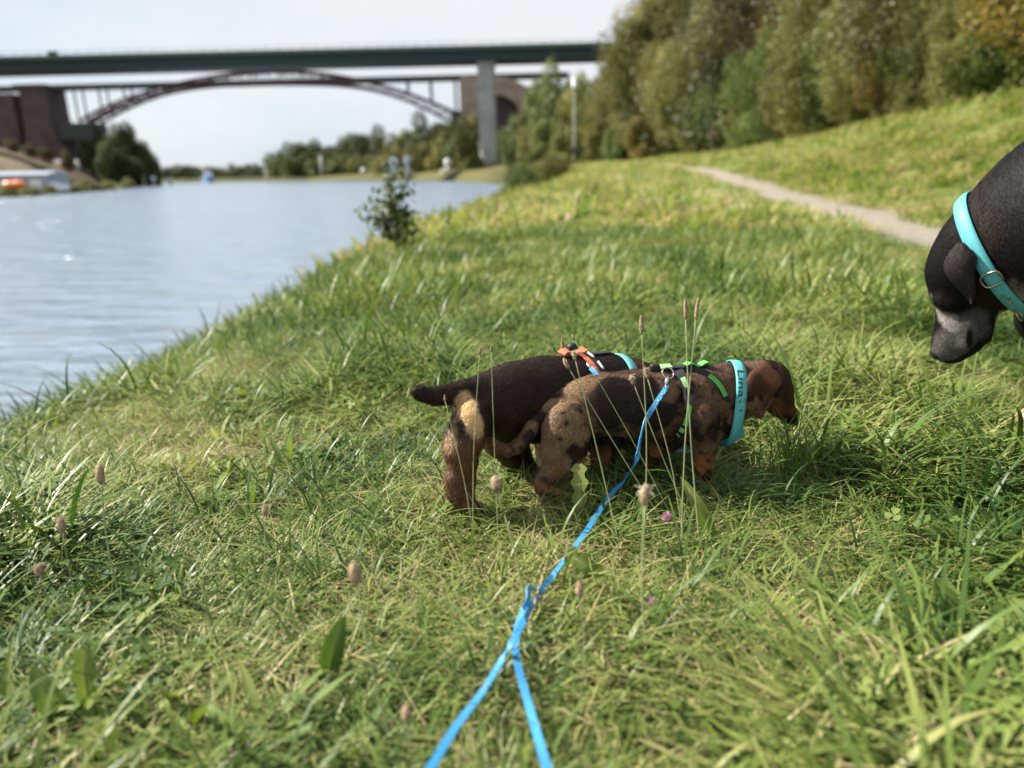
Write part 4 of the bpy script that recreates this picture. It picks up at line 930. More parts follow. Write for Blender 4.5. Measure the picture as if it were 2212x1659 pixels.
def strap_drape(pl, bvh, path, wpx, off, th, side=-1, n=40, maxlat=.2):
    """a flat strap laid on the body along a pixel path on one side; returns list of (left, right, normal)"""
    path = np.array(path, float); d = np.r_[0, np.cumsum(np.hypot(*np.diff(path, axis=0).T))]; u = np.linspace(0, d[-1], n)
    X, Y = np.interp(u, d, path[:, 0]), np.interp(u, d, path[:, 1])
    for _ in range(3): X[1:-1] = (X[:-2] + 2 * X[1:-1] + X[2:]) / 4; Y[1:-1] = (Y[:-2] + 2 * Y[1:-1] + Y[2:]) / 4
    rows = []
    for i in range(n):
        tx, ty = X[min(i + 1, n - 1)] - X[max(i - 1, 0)], Y[min(i + 1, n - 1)] - Y[max(i - 1, 0)]; l = math.hypot(tx, ty); nx_, ny_ = -ty / l, tx / l; w_ = wpx if np.isscalar(wpx) else np.interp(i / (n - 1), np.linspace(0, 1, len(wpx)), wpx)
        row = []
        for sg in (-.5, 0, .5):
            p = pl.L(X[i] + nx_ * w_ * sg, Y[i] + ny_ * w_ * sg, 0); h = bvh.ray_cast(Vector(p + pl.n * side * .4), Vector(-pl.n * side)); row.append(None if h[0] is None else np.dot(np.array(h[0]) - pl.b, pl.n))
        ok = [q for q in row if q is not None]; la = (side * max(side * q for q in ok)) if ok else None
        rows.append((X[i], Y[i], nx_, ny_, w_, la))
    las = np.array([q[5] if q[5] is not None else np.nan for q in rows]); g = ~np.isnan(las)
    las = np.interp(np.arange(n), np.arange(n)[g], las[g]) if g.any() else np.full(n, side * .03)
    for _ in range(3): las[1:-1] = (las[:-2] + 2 * las[1:-1] + las[2:]) / 4
    V = []
    for layer in (0, 1):
        for i, q in enumerate(rows):
            for sg in (-.5, .5): V.append(pl.L(q[0] + q[2] * q[4] * sg, q[1] + q[3] * q[4] * sg, las[i] + side * (off + th * layer)))
    f = []; N_ = 2 * n
    for i in range(n - 1):
        a = 2 * i; f += [(a, a + 1, a + 3, a + 2), (N_ + a, N_ + a + 2, N_ + a + 3, N_ + a + 1), (a, a + 2, N_ + a + 2, N_ + a), (a + 1, N_ + a + 1, N_ + a + 3, a + 3)]
    f += [(0, N_, N_ + 1, 1), (N_ - 2, N_ - 1, 2 * N_ - 1, 2 * N_ - 2)]
    return V, f, rows, las

class Ring:
    """a band round a neck: centre c, axis a, fitted to the body by rays"""
    def __init__(s, bvh, c, a, up_, w_, off, nphi=72, sm=3, rmax=.3, lift=None, rmin=0):
        s.c = np.array(c, float); s.a = np.array(a, float) / np.linalg.norm(a); u_ = np.array(up_, float); u_ -= s.a * (u_ @ s.a); s.u = u_ / np.linalg.norm(u_); s.v = np.cross(s.a, s.u); s.w = w_; s.n = nphi
        R = np.zeros((nphi, 3))
        for i in range(nphi):
            ph = 2 * math.pi * i / nphi; e = s.u * math.cos(ph) + s.v * math.sin(ph)
            for k, g_ in enumerate((-.5, 0, .5)):
                o = s.c + s.a * g_ * w_; h = bvh.ray_cast(Vector(o + e * rmax), Vector(-e)); R[i, k] = np.linalg.norm(np.array(h[0]) - o) if h[0] is not None and np.dot(np.array(h[0]) - o, e) > 0 else np.nan
        m = np.nanmean(R); R = np.where(np.isnan(R), m, R); mx_ = np.maximum(R.max(1), rmin)
        for _ in range(sm): mx_ = (np.roll(mx_, 1) + 2 * mx_ + np.roll(mx_, -1)) / 4
        R0 = R.copy()
        for _ in range(sm): R0 = (np.roll(R0, 1, 0) + 2 * R0 + np.roll(R0, -1, 0)) / 4
        s.R = np.stack([R0[:, 0] * .5 + mx_ * .5, mx_, R0[:, 2] * .5 + mx_ * .5], 1) + off
        if lift is not None: s.R += np.array([lift(2 * math.pi * i / nphi) for i in range(nphi)])[:, None]
    def p(s, ph, g_, off=0):
        t = (ph / (2 * math.pi) * s.n) % s.n; i = int(t) % s.n; f_ = t - int(t); Ri = s.R[i] * (1 - f_) + s.R[(i + 1) % s.n] * f_
        r_ = np.interp(g_, [-.5, 0, .5], Ri) + off; return s.c + s.a * g_ * s.w + (s.u * math.cos(ph) + s.v * math.sin(ph)) * r_
    def band(s, th, ng=4):
        V = []; f = []; G = np.linspace(-.5, .5, ng); K = ng
        for lay in (0, th):
            for i in range(s.n):
                for g_ in G: V.append(s.p(2 * math.pi * i / s.n, g_, lay))
        N_ = s.n * K
        for i in range(s.n):
            j = (i + 1) % s.n
            for k in range(K - 1):
                f.append((i * K + k, i * K + k + 1, j * K + k + 1, j * K + k)); f.append((N_ + i * K + k, N_ + j * K + k, N_ + j * K + k + 1, N_ + i * K + k + 1))
            f.append((i * K, j * K, N_ + j * K, N_ + i * K)); f.append((i * K + K - 1, N_ + i * K + K - 1, N_ + j * K + K - 1, j * K + K - 1))
        return V, f

def body_obj(name, fld, pl, root, colour, ears=(), smooth=3, extra=None, lo_clip=None):
    v, f = fld.mesh(); v = smooth_mesh(v, f, smooth); bvh = BVHTree.FromPolygons([tuple(p) for p in v], [tuple(int(i) for i in q) for q in f])
    nb = len(v); tagv = np.zeros(nb, int)
    for (rows, off, bulge, th, side) in ears:
        ev, ef = sheet(rows, pl, bvh, off, bulge, th, side=side); f = np.concatenate([f, ef + len(v)]); v = np.concatenate([v, ev]); tagv = np.r_[tagv, np.ones(len(ev), int)]
    nrm = vnormals(v, f); col = colour(v, nrm, tagv)
    me = mesh(name, v - np.array(root.location), f, True, col); o = obj(name, me, coatm, root)
    return o, v, f, nrm, col, bvh, tagv

def inv(p):
    """world -> pixel (for assigning coat patches)"""
    q = np.asarray(p, float) - CAM; z = q @ fwd; return q @ rgt / z * F + W / 2, -(q @ up) / z * F + H_ / 2
def blob(v, pts, rad):
    d = np.min(np.stack([np.linalg.norm(v - np.array(p), axis=1) / r_ for p, r_ in zip(pts, rad)]), 0); return 1 - sst(.6, 1.1, d)
def lerp(a, b, t): return a + (np.asarray(b, float) - a) * t[:, None]
colm = {k: mat(k, c, .5, .4, bump=.0004, bscale=700) for k, c in {'turquoise_collar': (.10, .40, .43), 'black_webbing': (.015, .016, .02), 'green_webbing': (.12, .42, .08), 'pale_green_webbing': (.30, .52, .22), 'blue_leash': (.04, .235, .47), 'orange_strap': (.75, .16, .07), 'white_cord': (.75, .75, .75), 'dark_ink': (.01, .02, .02)}.items()}
metal = mat('brass_metal', (.45, .38, .27), .3, .5, 1.0); steel = mat('clip_steel', (.55, .55, .55), .25, .5, 1.0)
nosem = mat('nose_skin', (.012, .011, .012), .35, .5, bump=.0006, bscale=500); eyem = mat('eye', (.012, .007, .005), .08, .6)

def ico(c, r_, n, parent, m, name, sc=(1, 1, 1)):
    mb = MB(); v = []; K, S = 8, 12
    for i in range(K + 1):
        th = math.pi * i / K
        for j in range(S): v.append((c[0] + r_ * sc[0] * math.sin(th) * math.cos(2 * math.pi * j / S), c[1] + r_ * sc[1] * math.sin(th) * math.sin(2 * math.pi * j / S), c[2] + r_ * sc[2] * math.cos(th)))
    mb.add(v, [(i * S + j, i * S + (j + 1) % S, (i + 1) * S + (j + 1) % S, (i + 1) * S + j) for i in range(K) for j in range(S)]); return mb.build(name, m, parent, True)
def disc_on(ring, ph, g_, rad, th, parent, m, name):
    V = []; Fd = []; K = 14; c0 = ring.p(ph, g_, .0); e = (c0 - ring.c); e -= ring.a * (e @ ring.a); e /= np.linalg.norm(e); t_ = np.cross(ring.a, e)
    for lay in (.0005, th):
        for k in range(K): V.append(c0 + e * (lay + .001) + ring.a * rad * math.cos(6.2832 * k / K) + t_ * rad * math.sin(6.2832 * k / K))
    Fd = [tuple(range(K, 2 * K))] + [(k, (k + 1) % K, (k + 1) % K + K, k + K) for k in range(K)]
    return MB().add(V, Fd).build(name, m, parent)
def torus(c, n_, R, r_, parent, m, name, sx=1.0, K=24, k2=8, sdir=None, build=True, mb=None):
    n_ = np.array(n_, float); n_ /= np.linalg.norm(n_); t = np.array(sdir, float) if sdir is not None else np.cross(n_, [0.3, .2, .9]); t -= n_ * (t @ n_); t /= np.linalg.norm(t); b_ = np.cross(n_, t); pts = []
    for i in range(K + 1):
        a = 2 * math.pi * i / K; ca, sa = math.cos(a), math.sin(a)
        ex = .6 if sx != 1.0 else 1.0   # squarish frame for buckles
        pts.append(np.array(c) + t * R * sx * math.copysign(abs(ca) ** ex, ca) + b_ * R * math.copysign(abs(sa) ** ex, sa))
    mb = mb or MB(); mb.tube(pts, r_, k2, cap=False); return mb.build(name, m, parent, True) if build else mb

def ribbon(name, pts, nrms, width, th, m, parent=None, origin=None):
    """flat strap through world points with given face normals"""
    pts = np.array(pts, float); V = []; n = len(pts)
    for i in range(n):
        d = pts[min(i + 1, n - 1)] - pts[max(i - 1, 0)]; d /= np.linalg.norm(d); nn = np.array(nrms[i], float); nn -= d * (nn @ d); nn /= np.linalg.norm(nn); s = np.cross(d, nn)
        for a, b_ in ((-1, -1), (1, -1), (1, 1), (-1, 1)): V.append(pts[i] + s * a * width / 2 + nn * b_ * th / 2)
    f = [(0, 1, 2, 3), tuple(4 * (n - 1) + k for k in (3, 2, 1, 0))]
    for i in range(n - 1):
        for k in range(4): f.append((4 * i + k, 4 * i + 4 + k, 4 * i + 4 + (k + 1) % 4, 4 * i + (k + 1) % 4))
    return MB().add(V, f).build(name, m, parent, origin=origin)

# ================================================================== near dachshund (dappled, harness, leash)
pA = Plane(cast(1290, 1058), math.radians(15)); A = pA.L; am = pA.m
rootA = empty('dachshund', (*pA.b[:2], gz(pA.b[0], pA.b[1])))
tag(rootA, 'dappled brown dachshund in green harness and name collar sniffing the grass', 'dog')
fa = Field(np.minimum(A(1050, 1080, -.12), A(1050, 770, -.12)) - [.04, .09, .03], np.maximum(A(1740, 760, .12), A(1740, 1000, .12)) + [.04, .09, .03], .0034)
def CA(pts, k=.012, sq=1.0, lat=0.0, lats=None):
    P = [A(p[0], p[1], (lats[i] if lats else lat)) for i, p in enumerate(pts)]; R = [am(p[0], p[1], p[2], (lats[i] if lats else lat)) for i, p in enumerate(pts)]
    fa.chain(P, R, k=k, n=pA.n, sq=sq, c=pA.b + pA.n * (lats[0] if lats else lat)) if sq != 1 else fa.chain(P, R, k=k)
CA([(1215, 893, 50), (1255, 882, 57), (1300, 873, 64), (1370, 872, 70), (1440, 876, 76), (1500, 874, 78), (1545, 872, 68)], .02, .82)
CA([(1535, 862, 66), (1570, 848, 60), (1605, 842, 54), (1640, 826, 45)], .02, .82)
CA([(1640, 822, 44), (1662, 822, 44)], .012, .85)
CA([(1668, 830, 38), (1688, 860, 24), (1704, 893, 15), (1711, 907, 11)], .012, .95)
CA([(1650, 858, 26), (1678, 880, 16), (1698, 907, 8)], .010, .9)
CA([(1688, 822, 14), (1702, 838, 12)], .010)
CA([(1545, 900, 50), (1560, 880, 45)], .02)
# fore legs
for lt, P in ((-.048, [(1510, 905, 42), (1520, 940, 33), (1520, 975, 22), (1517, 1010, 17), (1518, 1034, 18)]), (.045, [(1480, 915, 38), (1440, 945, 30), (1416, 965, 23), (1412, 995, 18), (1405, 1028, 17)])):
    CA(P, .014, lat=lt); x, y, r_ = P[-1]; CA([(x, y, r_), (x + 14, y + 9, r_ * .8)], .006, lat=lt)
    for dl in (-.009, 0, .009): CA([(x + 8, y + 8, 7), (x + 25, y + 15, 6.5)], .003, lat=lt + dl)
# hind legs
CA([(1222, 915, 48), (1232, 945, 43), (1240, 975, 28)], .009, .75, lat=-.042)
CA([(1205, 935, 36), (1195, 975, 27), (1200, 1005, 22), (1178, 1028, 15)], .012, lat=-.045)
CA([(1178, 1026, 15), (1166, 1046, 12), (1172, 1058, 13), (1200, 1064, 14)], .008, lat=-.045)
CA([(1240, 975, 26), (1222, 1003, 20), (1190, 1025, 15)], .012, lat=-.045)
for dl in (-.009, 0, .009): CA([(1195, 1064, 7), (1215, 1068, 6.5)], .003, lat=-.045 + dl)
CA([(1195, 915, 38), (1182, 950, 26), (1180, 985, 18), (1176, 1018, 14), (1172, 1040, 13), (1196, 1050, 13)], .012, lat=.042)
CA([(1182, 975, 18), (1205, 990, 17), (1172, 1022, 12)], .012, lat=.042)
# tail: hangs down and curls up at the tip
CA([(1205, 880, 28), (1180, 886, 20), (1163, 900, 17)], .010, lat=-.008)
CA([(1163, 900, 17), (1148, 922, 15.5), (1134, 947, 15), (1116, 966, 14.5), (1096, 974, 13.5), (1078, 967, 11.5), (1067, 955, 8.5), (1062, 947, 5)], .004, lats=[-.012, -.026, -.042, -.054, -.062, -.066, -.068, -.068])
LINA_EAR = [(1634, 792, 1662, 790), (1622, 803, 1676, 801), (1611, 819, 1687, 813), (1606, 832, 1690, 826), (1606, 848, 1682, 840), (1609, 862, 1673, 855), (1616, 879, 1664, 873), (1625, 894, 1654, 891), (1636, 904, 1646, 903)]
def colA(v, nrm, tg):
    px, py = inv(v); p = v * 1.0
    lat = (v - pA.b) @ pA.n
    n1 = fbm(p * 38, 3, 3); n2 = fbm(p * 95, 8, 2); n3 = fbm(p * 22, 15, 2)
    base = np.tile(np.array([.095, .047, .026]), (len(v), 1)); base = lerp(base, (.165, .095, .055), sst(.35, .7, n3))
    darkc = np.array([.020, .011, .008])
    c = lerp(base, darkc, sst(.57, .64, n1)); c = lerp(c, darkc * 1.3, sst(.60, .68, n2) * .85)
    # big dark saddle patches on back and ribs
    saddle = blob(v, [A(1345, 850, -.05), A(1320, 900, -.05), A(1385, 880, -.06), A(1420, 905, -.06), A(1300, 870, -.05), A(1395, 830, -.04), A(1340, 820, .02)], [.052, .035, .05, .04, .036, .036, .05])
    saddle = np.clip(saddle + (n1 - .5) * 1.2, 0, 1) * (saddle > .05); c = lerp(c, darkc, sst(.35, .65, saddle))
    # rump and thigh paler grey brown
    rump = (1 - sst(1250, 1300, px)) * sst(1120, 1160, px); c = lerp(c, (.24, .15, .083), rump * .6 * (1 - sst(.52, .66, n1)))
    # shoulder cooler brown
    # dark crown and nape
    c = lerp(c, darkc * 1.6, sst(1672, 1700, px) * .9)
    c = lerp(c, (.10, .058, .04), (py < 815) * .5 * (px < 1640))
    rust = np.array([.34, .115, .035])
    fl = blob(v, [A(1412, 985, .045), A(1405, 1025, .045), A(1520, 990, -.048), A(1518, 1030, -.048)], [.042, .04, .03, .04]); spots = sst(.56, .64, fbm(p * 75, 30, 2)); c = lerp(c, rust, fl); c = lerp(c, (.05, .02, .012), fl * spots)
    hf = blob(v, [A(1172, 1045, -.045), A(1195, 1062, -.045), A(1175, 1030, .042), A(1195, 1050, .042), A(1200, 1015, -.05)], [.02, .025, .03, .03, .02]); c = lerp(c, (.23, .095, .04), hf * .9)
    inner = blob(v, [A(1165, 950, .03), A(1168, 985, .036), A(1163, 925, .01)], [.022, .024, .018]); c = lerp(c, (.62, .42, .27), inner)  # pale inner leg, with sunlight on the far leg's rear painted in
    muz = blob(v, [A(1690, 885, 0), A(1675, 880, -.02)], [.03, .022]); c = lerp(c, (.13, .047, .02), muz * .7); c = lerp(c, (.02, .011, .008), sst(888, 904, py) * (px > 1690))
    tip = (px < 1092) & (py > 930); c = lerp(c, (.10, .04, .022), tip * .9)
    ear = tg == 1; ec = lerp(np.tile([.21, .082, .048], (len(v), 1)), (.07, .028, .018), sst(.4, .7, n3)); ec = lerp(ec, (.20, .13, .10), sst(.55, .7, n2) * sst(840, 880, py) * .7); c = np.where(ear[:, None], ec, c)
    return np.clip(c * (1 + (n2 - .5) * .3)[:, None], .004, 1)
bodyA, vA, fA, nA, cA, bA, tA = body_obj('body', fa, pA, rootA, colA, ears=[(LINA_EAR, .002, .008, .004, -1), (LINA_EAR, .002, .008, .004, 1)])
def flowA(p):
    h = pA.a; px, py = inv(p); fl = -np.tile(h, (len(p), 1)) + np.array([0, 0, -.45]); leg = (py > 930)[:, None]; fl = np.where(leg, np.array([0, 0, -1.0]) - .3 * h, fl); hd = (px > 1650)[:, None]; fl = np.where(hd, np.array([0, 0, .8]) - .6 * h, fl); return fl
def lenA(p):
    px, py = inv(p); return np.where(px > 1600, .0035, .0055) * np.where((px < 1140), .9, 1)
fur(rootA, vA, fA, cA, 95000, lenA, flowA, 5, w0=.00036, lift=.13, var=.55, fm=furg)
ico(A(1714, 911, 0), am(1714, 911, 11), 0, rootA, nosem, 'nose', (1, 1.1, .9))
for sgn in (-1, 1): ico(A(1690, 834, sgn * .021), .006, 0, rootA, eyem, 'eye')
# name collar
upz = A(1600, 780) - A(1600, 900); upz /= np.linalg.norm(upz)
rgA = Ring(bA, A(1580, 846), pA.a * 1.0 - pA.n * .25 + np.array([0, 0, -.10]), upz, .021, .0022, lift=lambda ph: .010 * max(0, -math.cos(ph)) ** 1.5)
V_, F_c = rgA.band(.0022); col_o = MB().add(V_, F_c).build('name_collar', colm['turquoise_collar'], rootA, True); col_o['label'] = 'turquoise collar with the name written on it'
# which phi faces the camera
def phi_of(ring, pix_side):
    best = min(range(360), key=lambda k: abs(inv(ring.p(math.radians(k), 0))[1] - pix_side) + (1e3 if np.dot(ring.p(math.radians(k), 0) - ring.c, pA.n) > 0 else 0)); return math.radians(best)
def text_mesh(s, size):
    cu = bpy.data.curves.new('lettering', 'FONT'); cu.body = s; cu.size = size; cu.resolution_u = 2; o = bpy.data.objects.new('lettering', cu); COL.objects.link(o); bpy.context.view_layer.update()
    me = bpy.data.meshes.new_from_object(o.evaluated_get(bpy.context.evaluated_depsgraph_get())); bpy.data.objects.remove(o); return me
tm = text_mesh('Lina', 1.0); tv = np.array([list(q.co) for q in tm.vertices]); tfc = [tuple(p.vertices) for p in tm.polygons]
ph0, ph1 = phi_of(rgA, 802), phi_of(rgA, 858)
x0_, x1_ = tv[:, 0].min(), tv[:, 0].max(); yh = tv[:, 1].max()
d_ph = (ph1 - ph0 + math.pi) % (2 * math.pi) - math.pi
mbt = MB()
lv2 = [rgA.p(ph0 + d_ph * (q[0] - x0_) / (x1_ - x0_), -.36 + .62 * q[1] / yh, .0029) for q in tv]
mbt.add(lv2, tfc); lt = mbt.build('lettering', colm['dark_ink'], None, origin=rootA.location); lt.parent = col_o; lt.location = (0, 0, 0)
for yy, g_, rd in ((866, -.12, .0026), (863, .34, .0024), (884, .05, .002)):
    dsc = disc_on(rgA, phi_of(rgA, yy), g_, rd, .0024, rootA, metal, 'stud'); dsc.parent = col_o
# hanging collar end
q0 = rgA.p(phi_of(rgA, 905), 0, .003); fp = [A(1593, 905, -.022), A(1594, 918, -.026), A(1596, 932, -.024), A(1599, 946, -.02)]
fl_o = ribbon('strap_end', fp, [-pA.n] * 4, .0205, .0022, colm['turquoise_collar'], rootA); fl_o.parent = col_o
torus(A(1580, 918, -.01), pA.a, .008, .0013, rootA, steel, 'ring').parent = col_o

# harness
hr = MB().box((0, 0, 0), (.001,) * 3); harn = None
def strap(name, pl, bvh, path, wpx, off, th, m, parent, side=-1, root=None, n=36):
    V, f, rows, las = strap_drape(pl, bvh, path, wpx, off, th, side, n); o = MB().add(V, f).build(name, m, None, origin=root.location); o.parent = parent; o.location = (0, 0, 0); return o
girth = [(1466, 799), (1473, 815), (1483, 838), (1488, 865), (1487, 892), (1479, 918), (1466, 938), (1446, 955), (1430, 962)]
harnA = MB().add(*strap_drape(pA, bA, girth, 17, .0015, .0018, -1, 40)[:2]).build('harness', colm['black_webbing'], rootA); harnA['label'] = 'black and green webbing dog harness'
strap('girth_strap', pA, bA, girth, 17, .0015, .0018, colm['black_webbing'], harnA, 1, rootA)
for (i0, i1, mk) in ((1, 2, 'pale_green_webbing'), (3.4, 5.1, 'green_webbing'), (5.4, 5.8, 'pale_green_webbing'), (6.05, 6.5, 'pale_green_webbing'), (6.8, 8, 'green_webbing')):
    gp = np.array(girth, float); u = np.linspace(i0, i1, 8); pth = np.stack([np.interp(u, range(len(gp)), gp[:, 0]), np.interp(u, range(len(gp)), gp[:, 1])], 1)
    strap('green_webbing', pA, bA, pth + [1.5, 0], 11, .0035, .0012, colm[mk], harnA, -1, rootA, 12)
neckp = [(1478, 799), (1500, 797), (1525, 806), (1545, 820), (1558, 836), (1568, 856), (1577, 878), (1581, 900), (1578, 918)]
for sd_ in (-1, 1):
    strap('neck_strap', pA, bA, neckp, 14, .0015, .0018, colm['black_webbing'], harnA, sd_, rootA)
    strap('green_webbing', pA, bA, neckp[:6], 10, .0033, .0014, colm['green_webbing'], harnA, sd_, rootA)
    strap('green_webbing', pA, bA, neckp[6:], 9, .0033, .0014, colm['pale_green_webbing'], harnA, sd_, rootA, 12)
# back straps lie over the spine
def top_pts(pl, bvh, pxs, lat=0.0, dz=.003):
    out = []
    for px in pxs:
        p = pl.L(px, 830, lat); h = bvh.ray_cast(Vector((p[0], p[1], .6)), Vector((0, 0, -1))); out.append(np.array(h[0]) + [0, 0, dz])
    return out
tp = top_pts(pA, bA, np.linspace(1400, 1525, 12)); o = ribbon('back_strap', tp, [(0, 0, 1)] * 12, .016, .003, colm['black_webbing'], rootA); o.parent = harnA
tp = top_pts(pA, bA, np.linspace(1478, 1530, 8), 0, .0065); tp = [p + np.array([0, 0, .004 * math.sin(k * 1.3)]) for k, p in enumerate(tp)]
o = ribbon('green_webbing', tp, [(0, 0, 1)] * 8, .017, .002, colm['green_webbing'], rootA); o.parent = harnA
tp = top_pts(pA, bA, np.linspace(1425, 1448, 5), -.006, .008); o = ribbon('pale_webbing', tp, [(0, -.3, 1)] * 5, .013, .003, colm['pale_green_webbing'], rootA); o.parent = harnA
tp = top_pts(pA, bA, np.linspace(1404, 1424, 5), 0, .007); o = MB().tube(tp, [.004, .006, .0055, .006, .003], 8).build('adjuster', colm['black_webbing'], rootA, True); o.parent = harnA
for sd_, nm in ((-1, 1), (1, 1)):
    p1 = A(1470, 812, sd_ * .028); o = MB().box(A(1486, 850, sd_ * .063 if sd_ < 0 else .06), (.012, .008, .022), (pA.a, pA.n, (0, 0, 1))).build('buckle', colm['black_webbing'], rootA); o.parent = harnA
ringp = A(1440, 812, -.030); o = torus(A(1443, 806, -.024), (-pA.n * .8 + np.array([0, 0, .6])), .011, .0014, rootA, steel, 'ring'); o.parent = harnA

# ================================================================== far dachshund (chocolate and tan)
pB = Plane(cast(1030, 1088), math.radians(38)); B = pB.L; bm_ = pB.m
rootB = empty('dachshund', (*pB.b[:2], gz(pB.b[0], pB.b[1])))
tag(rootB, 'dark chocolate dachshund with tan rump, tail held out left, half hidden by the dappled dog', 'dog')
q = [B(890, 1100, -.15), B(890, 760, .15), B(1480, 1100, .15), B(1480, 760, -.15)]
fb = Field(np.min(q, 0) - [.03, .1, .03], np.max(q, 0) + [.03, .1, .03], .0036)
def CB(pts, k=.012, sq=1.0, lat=0.0):
    P = [B(p[0], p[1], lat if len(p) < 4 else p[3]) for p in pts]; R = [bm_(p[0], p[1], p[2], lat if len(p) < 4 else p[3]) for p in pts]
    fb.chain(P, R, k=k, n=pB.n, sq=sq, c=pB.b + pB.n * lat) if sq != 1 else fb.chain(P, R, k=k)
CB([(1030, 882, 56), (1062, 876, 68), (1110, 868, 82), (1170, 864, 90), (1240, 862, 92), (1300, 860, 92), (1340, 858, 76)], .02, .86)
CB([(1335, 850, 72), (1362, 838, 58), (1392, 838, 48), (1412, 836, 42)], .02, .86)
CB([(1412, 836, 42), (1430, 850, 38), (1446, 885, 26), (1458, 915, 16)], .015, .9)
CB([(1395, 825, 22, -.04), (1405, 860, 20, -.05), (1408, 890, 14, -.05)], .008)
CB([(1395, 825, 22, .04), (1405, 860, 20, .05), (1408, 890, 14, .05)], .008)
# hind legs, thick and woolly
CB([(1022, 905, 40), (1006, 940, 38), (996, 972, 33), (998, 1003, 27)], .020, lat=-.042)
CB([(995, 1005, 24), (980, 1036, 17), (982, 1064, 17), (1000, 1088, 18)], .012, lat=-.045)
CB([(1008, 1000, 22), (1010, 1040, 16), (1008, 1080, 16)], .012, lat=-.045)
CB([(1005, 1088, 18), (1028, 1100, 16)], .008, lat=-.045)
CB([(1062, 900, 50), (1085, 940, 44), (1112, 980, 31), (1132, 1012, 23), (1126, 1040, 20), (1132, 1060, 18)], .018, lat=.048)
CB([(1136, 1062, 16), (1160, 1070, 14)], .008, lat=.048)
# fore legs
for lt_ in (-.05, .05): CB([(1320, 910, 44), (1312, 950, 30), (1300, 985, 22), (1297, 1015, 18), (1310, 1026, 17)], .014, lat=lt_)
# tail
CB([(1062, 846, 34), (1030, 842, 25), (1000, 846, 22), (968, 852, 20), (940, 856, 18), (915, 852, 14), (902, 847, 10), (897, 844, 6)], .012)
def colB(v, nrm, tg):
    px, py = inv(v); n1 = fbm(v * 45, 3, 3); n2 = fbm(v * 110, 8, 2); lat = (v - pB.b) @ pB.n
    c = np.tile([.017, .0085, .006], (len(v), 1)); c = lerp(c, (.04, .019, .011), sst(.5, .75, n1) * .6)
    tan = np.array([.52, .33, .155])
    e1 = np.hypot((px - 1008 - (py - 880) * .25) / 24, (py - 882) / 34); e2 = np.hypot((px - 1030) / 18, (py - 922) / 30); patch = 1 - sst(.75, 1.15, np.minimum(e1, e2) + (n1 - .5) * 1.1)
    c = lerp(c, tan, patch)
    leg = sst(925, 960, py) * (px < 1060); c = lerp(c, (.12, .055, .026), leg * .85)
    lit_stripe = blob(v, [B(968, 930, -.05), B(965, 960, -.05), B(970, 900, -.04)], [.018, .02, .018]); c = lerp(c, (.33, .2, .11), lit_stripe * .8)  # sunlit left edge of the hind leg, painted into the coat colour
    foot = sst(1000, 1040, py); c = lerp(c, (.125, .058, .030), foot * .75 * (px < 1200))
    inn = blob(v, [B(1040, 960, .02), B(1060, 975, .03), B(1095, 990, .045)], [.03, .03, .03]); c = lerp(c, (.11, .055, .03), inn * .8)
    c = lerp(c, (.06, .024, .012), sst(1340, 1385, px) * .8); c = lerp(c, (.16, .06, .02), sst(.5, .65, n1) * sst(1370, 1395, px) * .7)
    fr = (px > 1200) * sst(955, 985, py); c = lerp(c, (.22, .08, .03), fr * .9)
    return np.clip(c * (1 + (n2 - .5) * .35)[:, None], .003, 1)
bodyB, vB, fB, nB, cB, bB, tB = body_obj('body', fb, pB, rootB, colB)
def flowB(p):
    h = pB.a; px, py = inv(p); fl = -np.tile(h, (len(p), 1)) * .8 + np.array([0, 0, -.6]); fl = np.where((py > 930)[:, None], np.array([0, 0, -1.0]) - .35 * h, fl); fl = np.where((px < 1040)[:, None] & (py < 880)[:, None], -h + np.array([0, 0, -.15]), fl); return fl
def lenB(p):
    px, py = inv(p); return np.where(py > 940, .007, np.where(px < 1030, .0065, .0055))
fur(rootB, vB, fB, cB, 95000, lenB, flowB, 6, w0=.00036, lift=.17, var=.55, fm=furg)
ico(B(1459, 918, 0), .009, 0, rootB, nosem, 'nose')
upB = np.array([0, 0, 1.0])
rgB = Ring(bB, B(1330, 853), pB.a + np.array([0, 0, -.12]) - pB.n * .25, upB, .022, .0025)
o = MB().add(*rgB.band(.0024)).build('collar', colm['turquoise_collar'], rootB, True)
rgB2 = Ring(bB, B(1262, 862), pB.a + np.array([0, 0, .1]), upB, .018, .002); hB = MB().add(*rgB2.band(.002)).build('harness', colm['black_webbing'], rootB, True); hB['label'] = 'black harness with white cord and an orange strap'
def on_ring(ring, ks, g_, off, r_, m, name, parent):
    pts = [ring.p(math.radians(k), g_, off) for k in ks]; o = MB().tube(pts, r_, 6).build(name, m, rootB, True); o.parent = parent; return o
sgnB = 1 if np.dot(rgB2.p(math.radians(40), 0) - rgB2.c, pB.n) < 0 else -1
rgB3 = Ring(bB, B(1248, 864), pB.a + np.array([0, 0, .05]), upB, .010, .003); _k = [rgB3.p(math.radians(a), 0, .001) for a in range(-70, 71, 7)]; o = ribbon('orange_strap', _k, [q - rgB3.c for q in _k], .010, .002, colm['orange_strap'], rootB); o.parent = hB
for a_, b__ in ((10, 20), (27, 38), (44, 52), (58, 70), (76, 90)): on_ring(rgB2, [sgnB * k for k in np.linspace(a_, b__, 5)], .1, .0055, .0022, colm['white_cord'], 'white_cord', hB)
tpB = top_pts(pB, bB, np.linspace(1212, 1262, 8), 0, .006); tpB = [p + np.array([0, 0, .006 * math.sin(k * 1.1)]) for k, p in enumerate(tpB)]
o = ribbon('orange_strap', tpB, [(0, -.3, 1)] * 8, .018, .004, colm['orange_strap'], rootB); o.parent = hB
tpc = top_pts(pB, bB, np.linspace(1228, 1246, 4), 0, .016); o = MB().tube(tpc, [.006, .0085, .0085, .006], 8).build('buckle', colm['black_webbing'], rootB, True); o.parent = hB
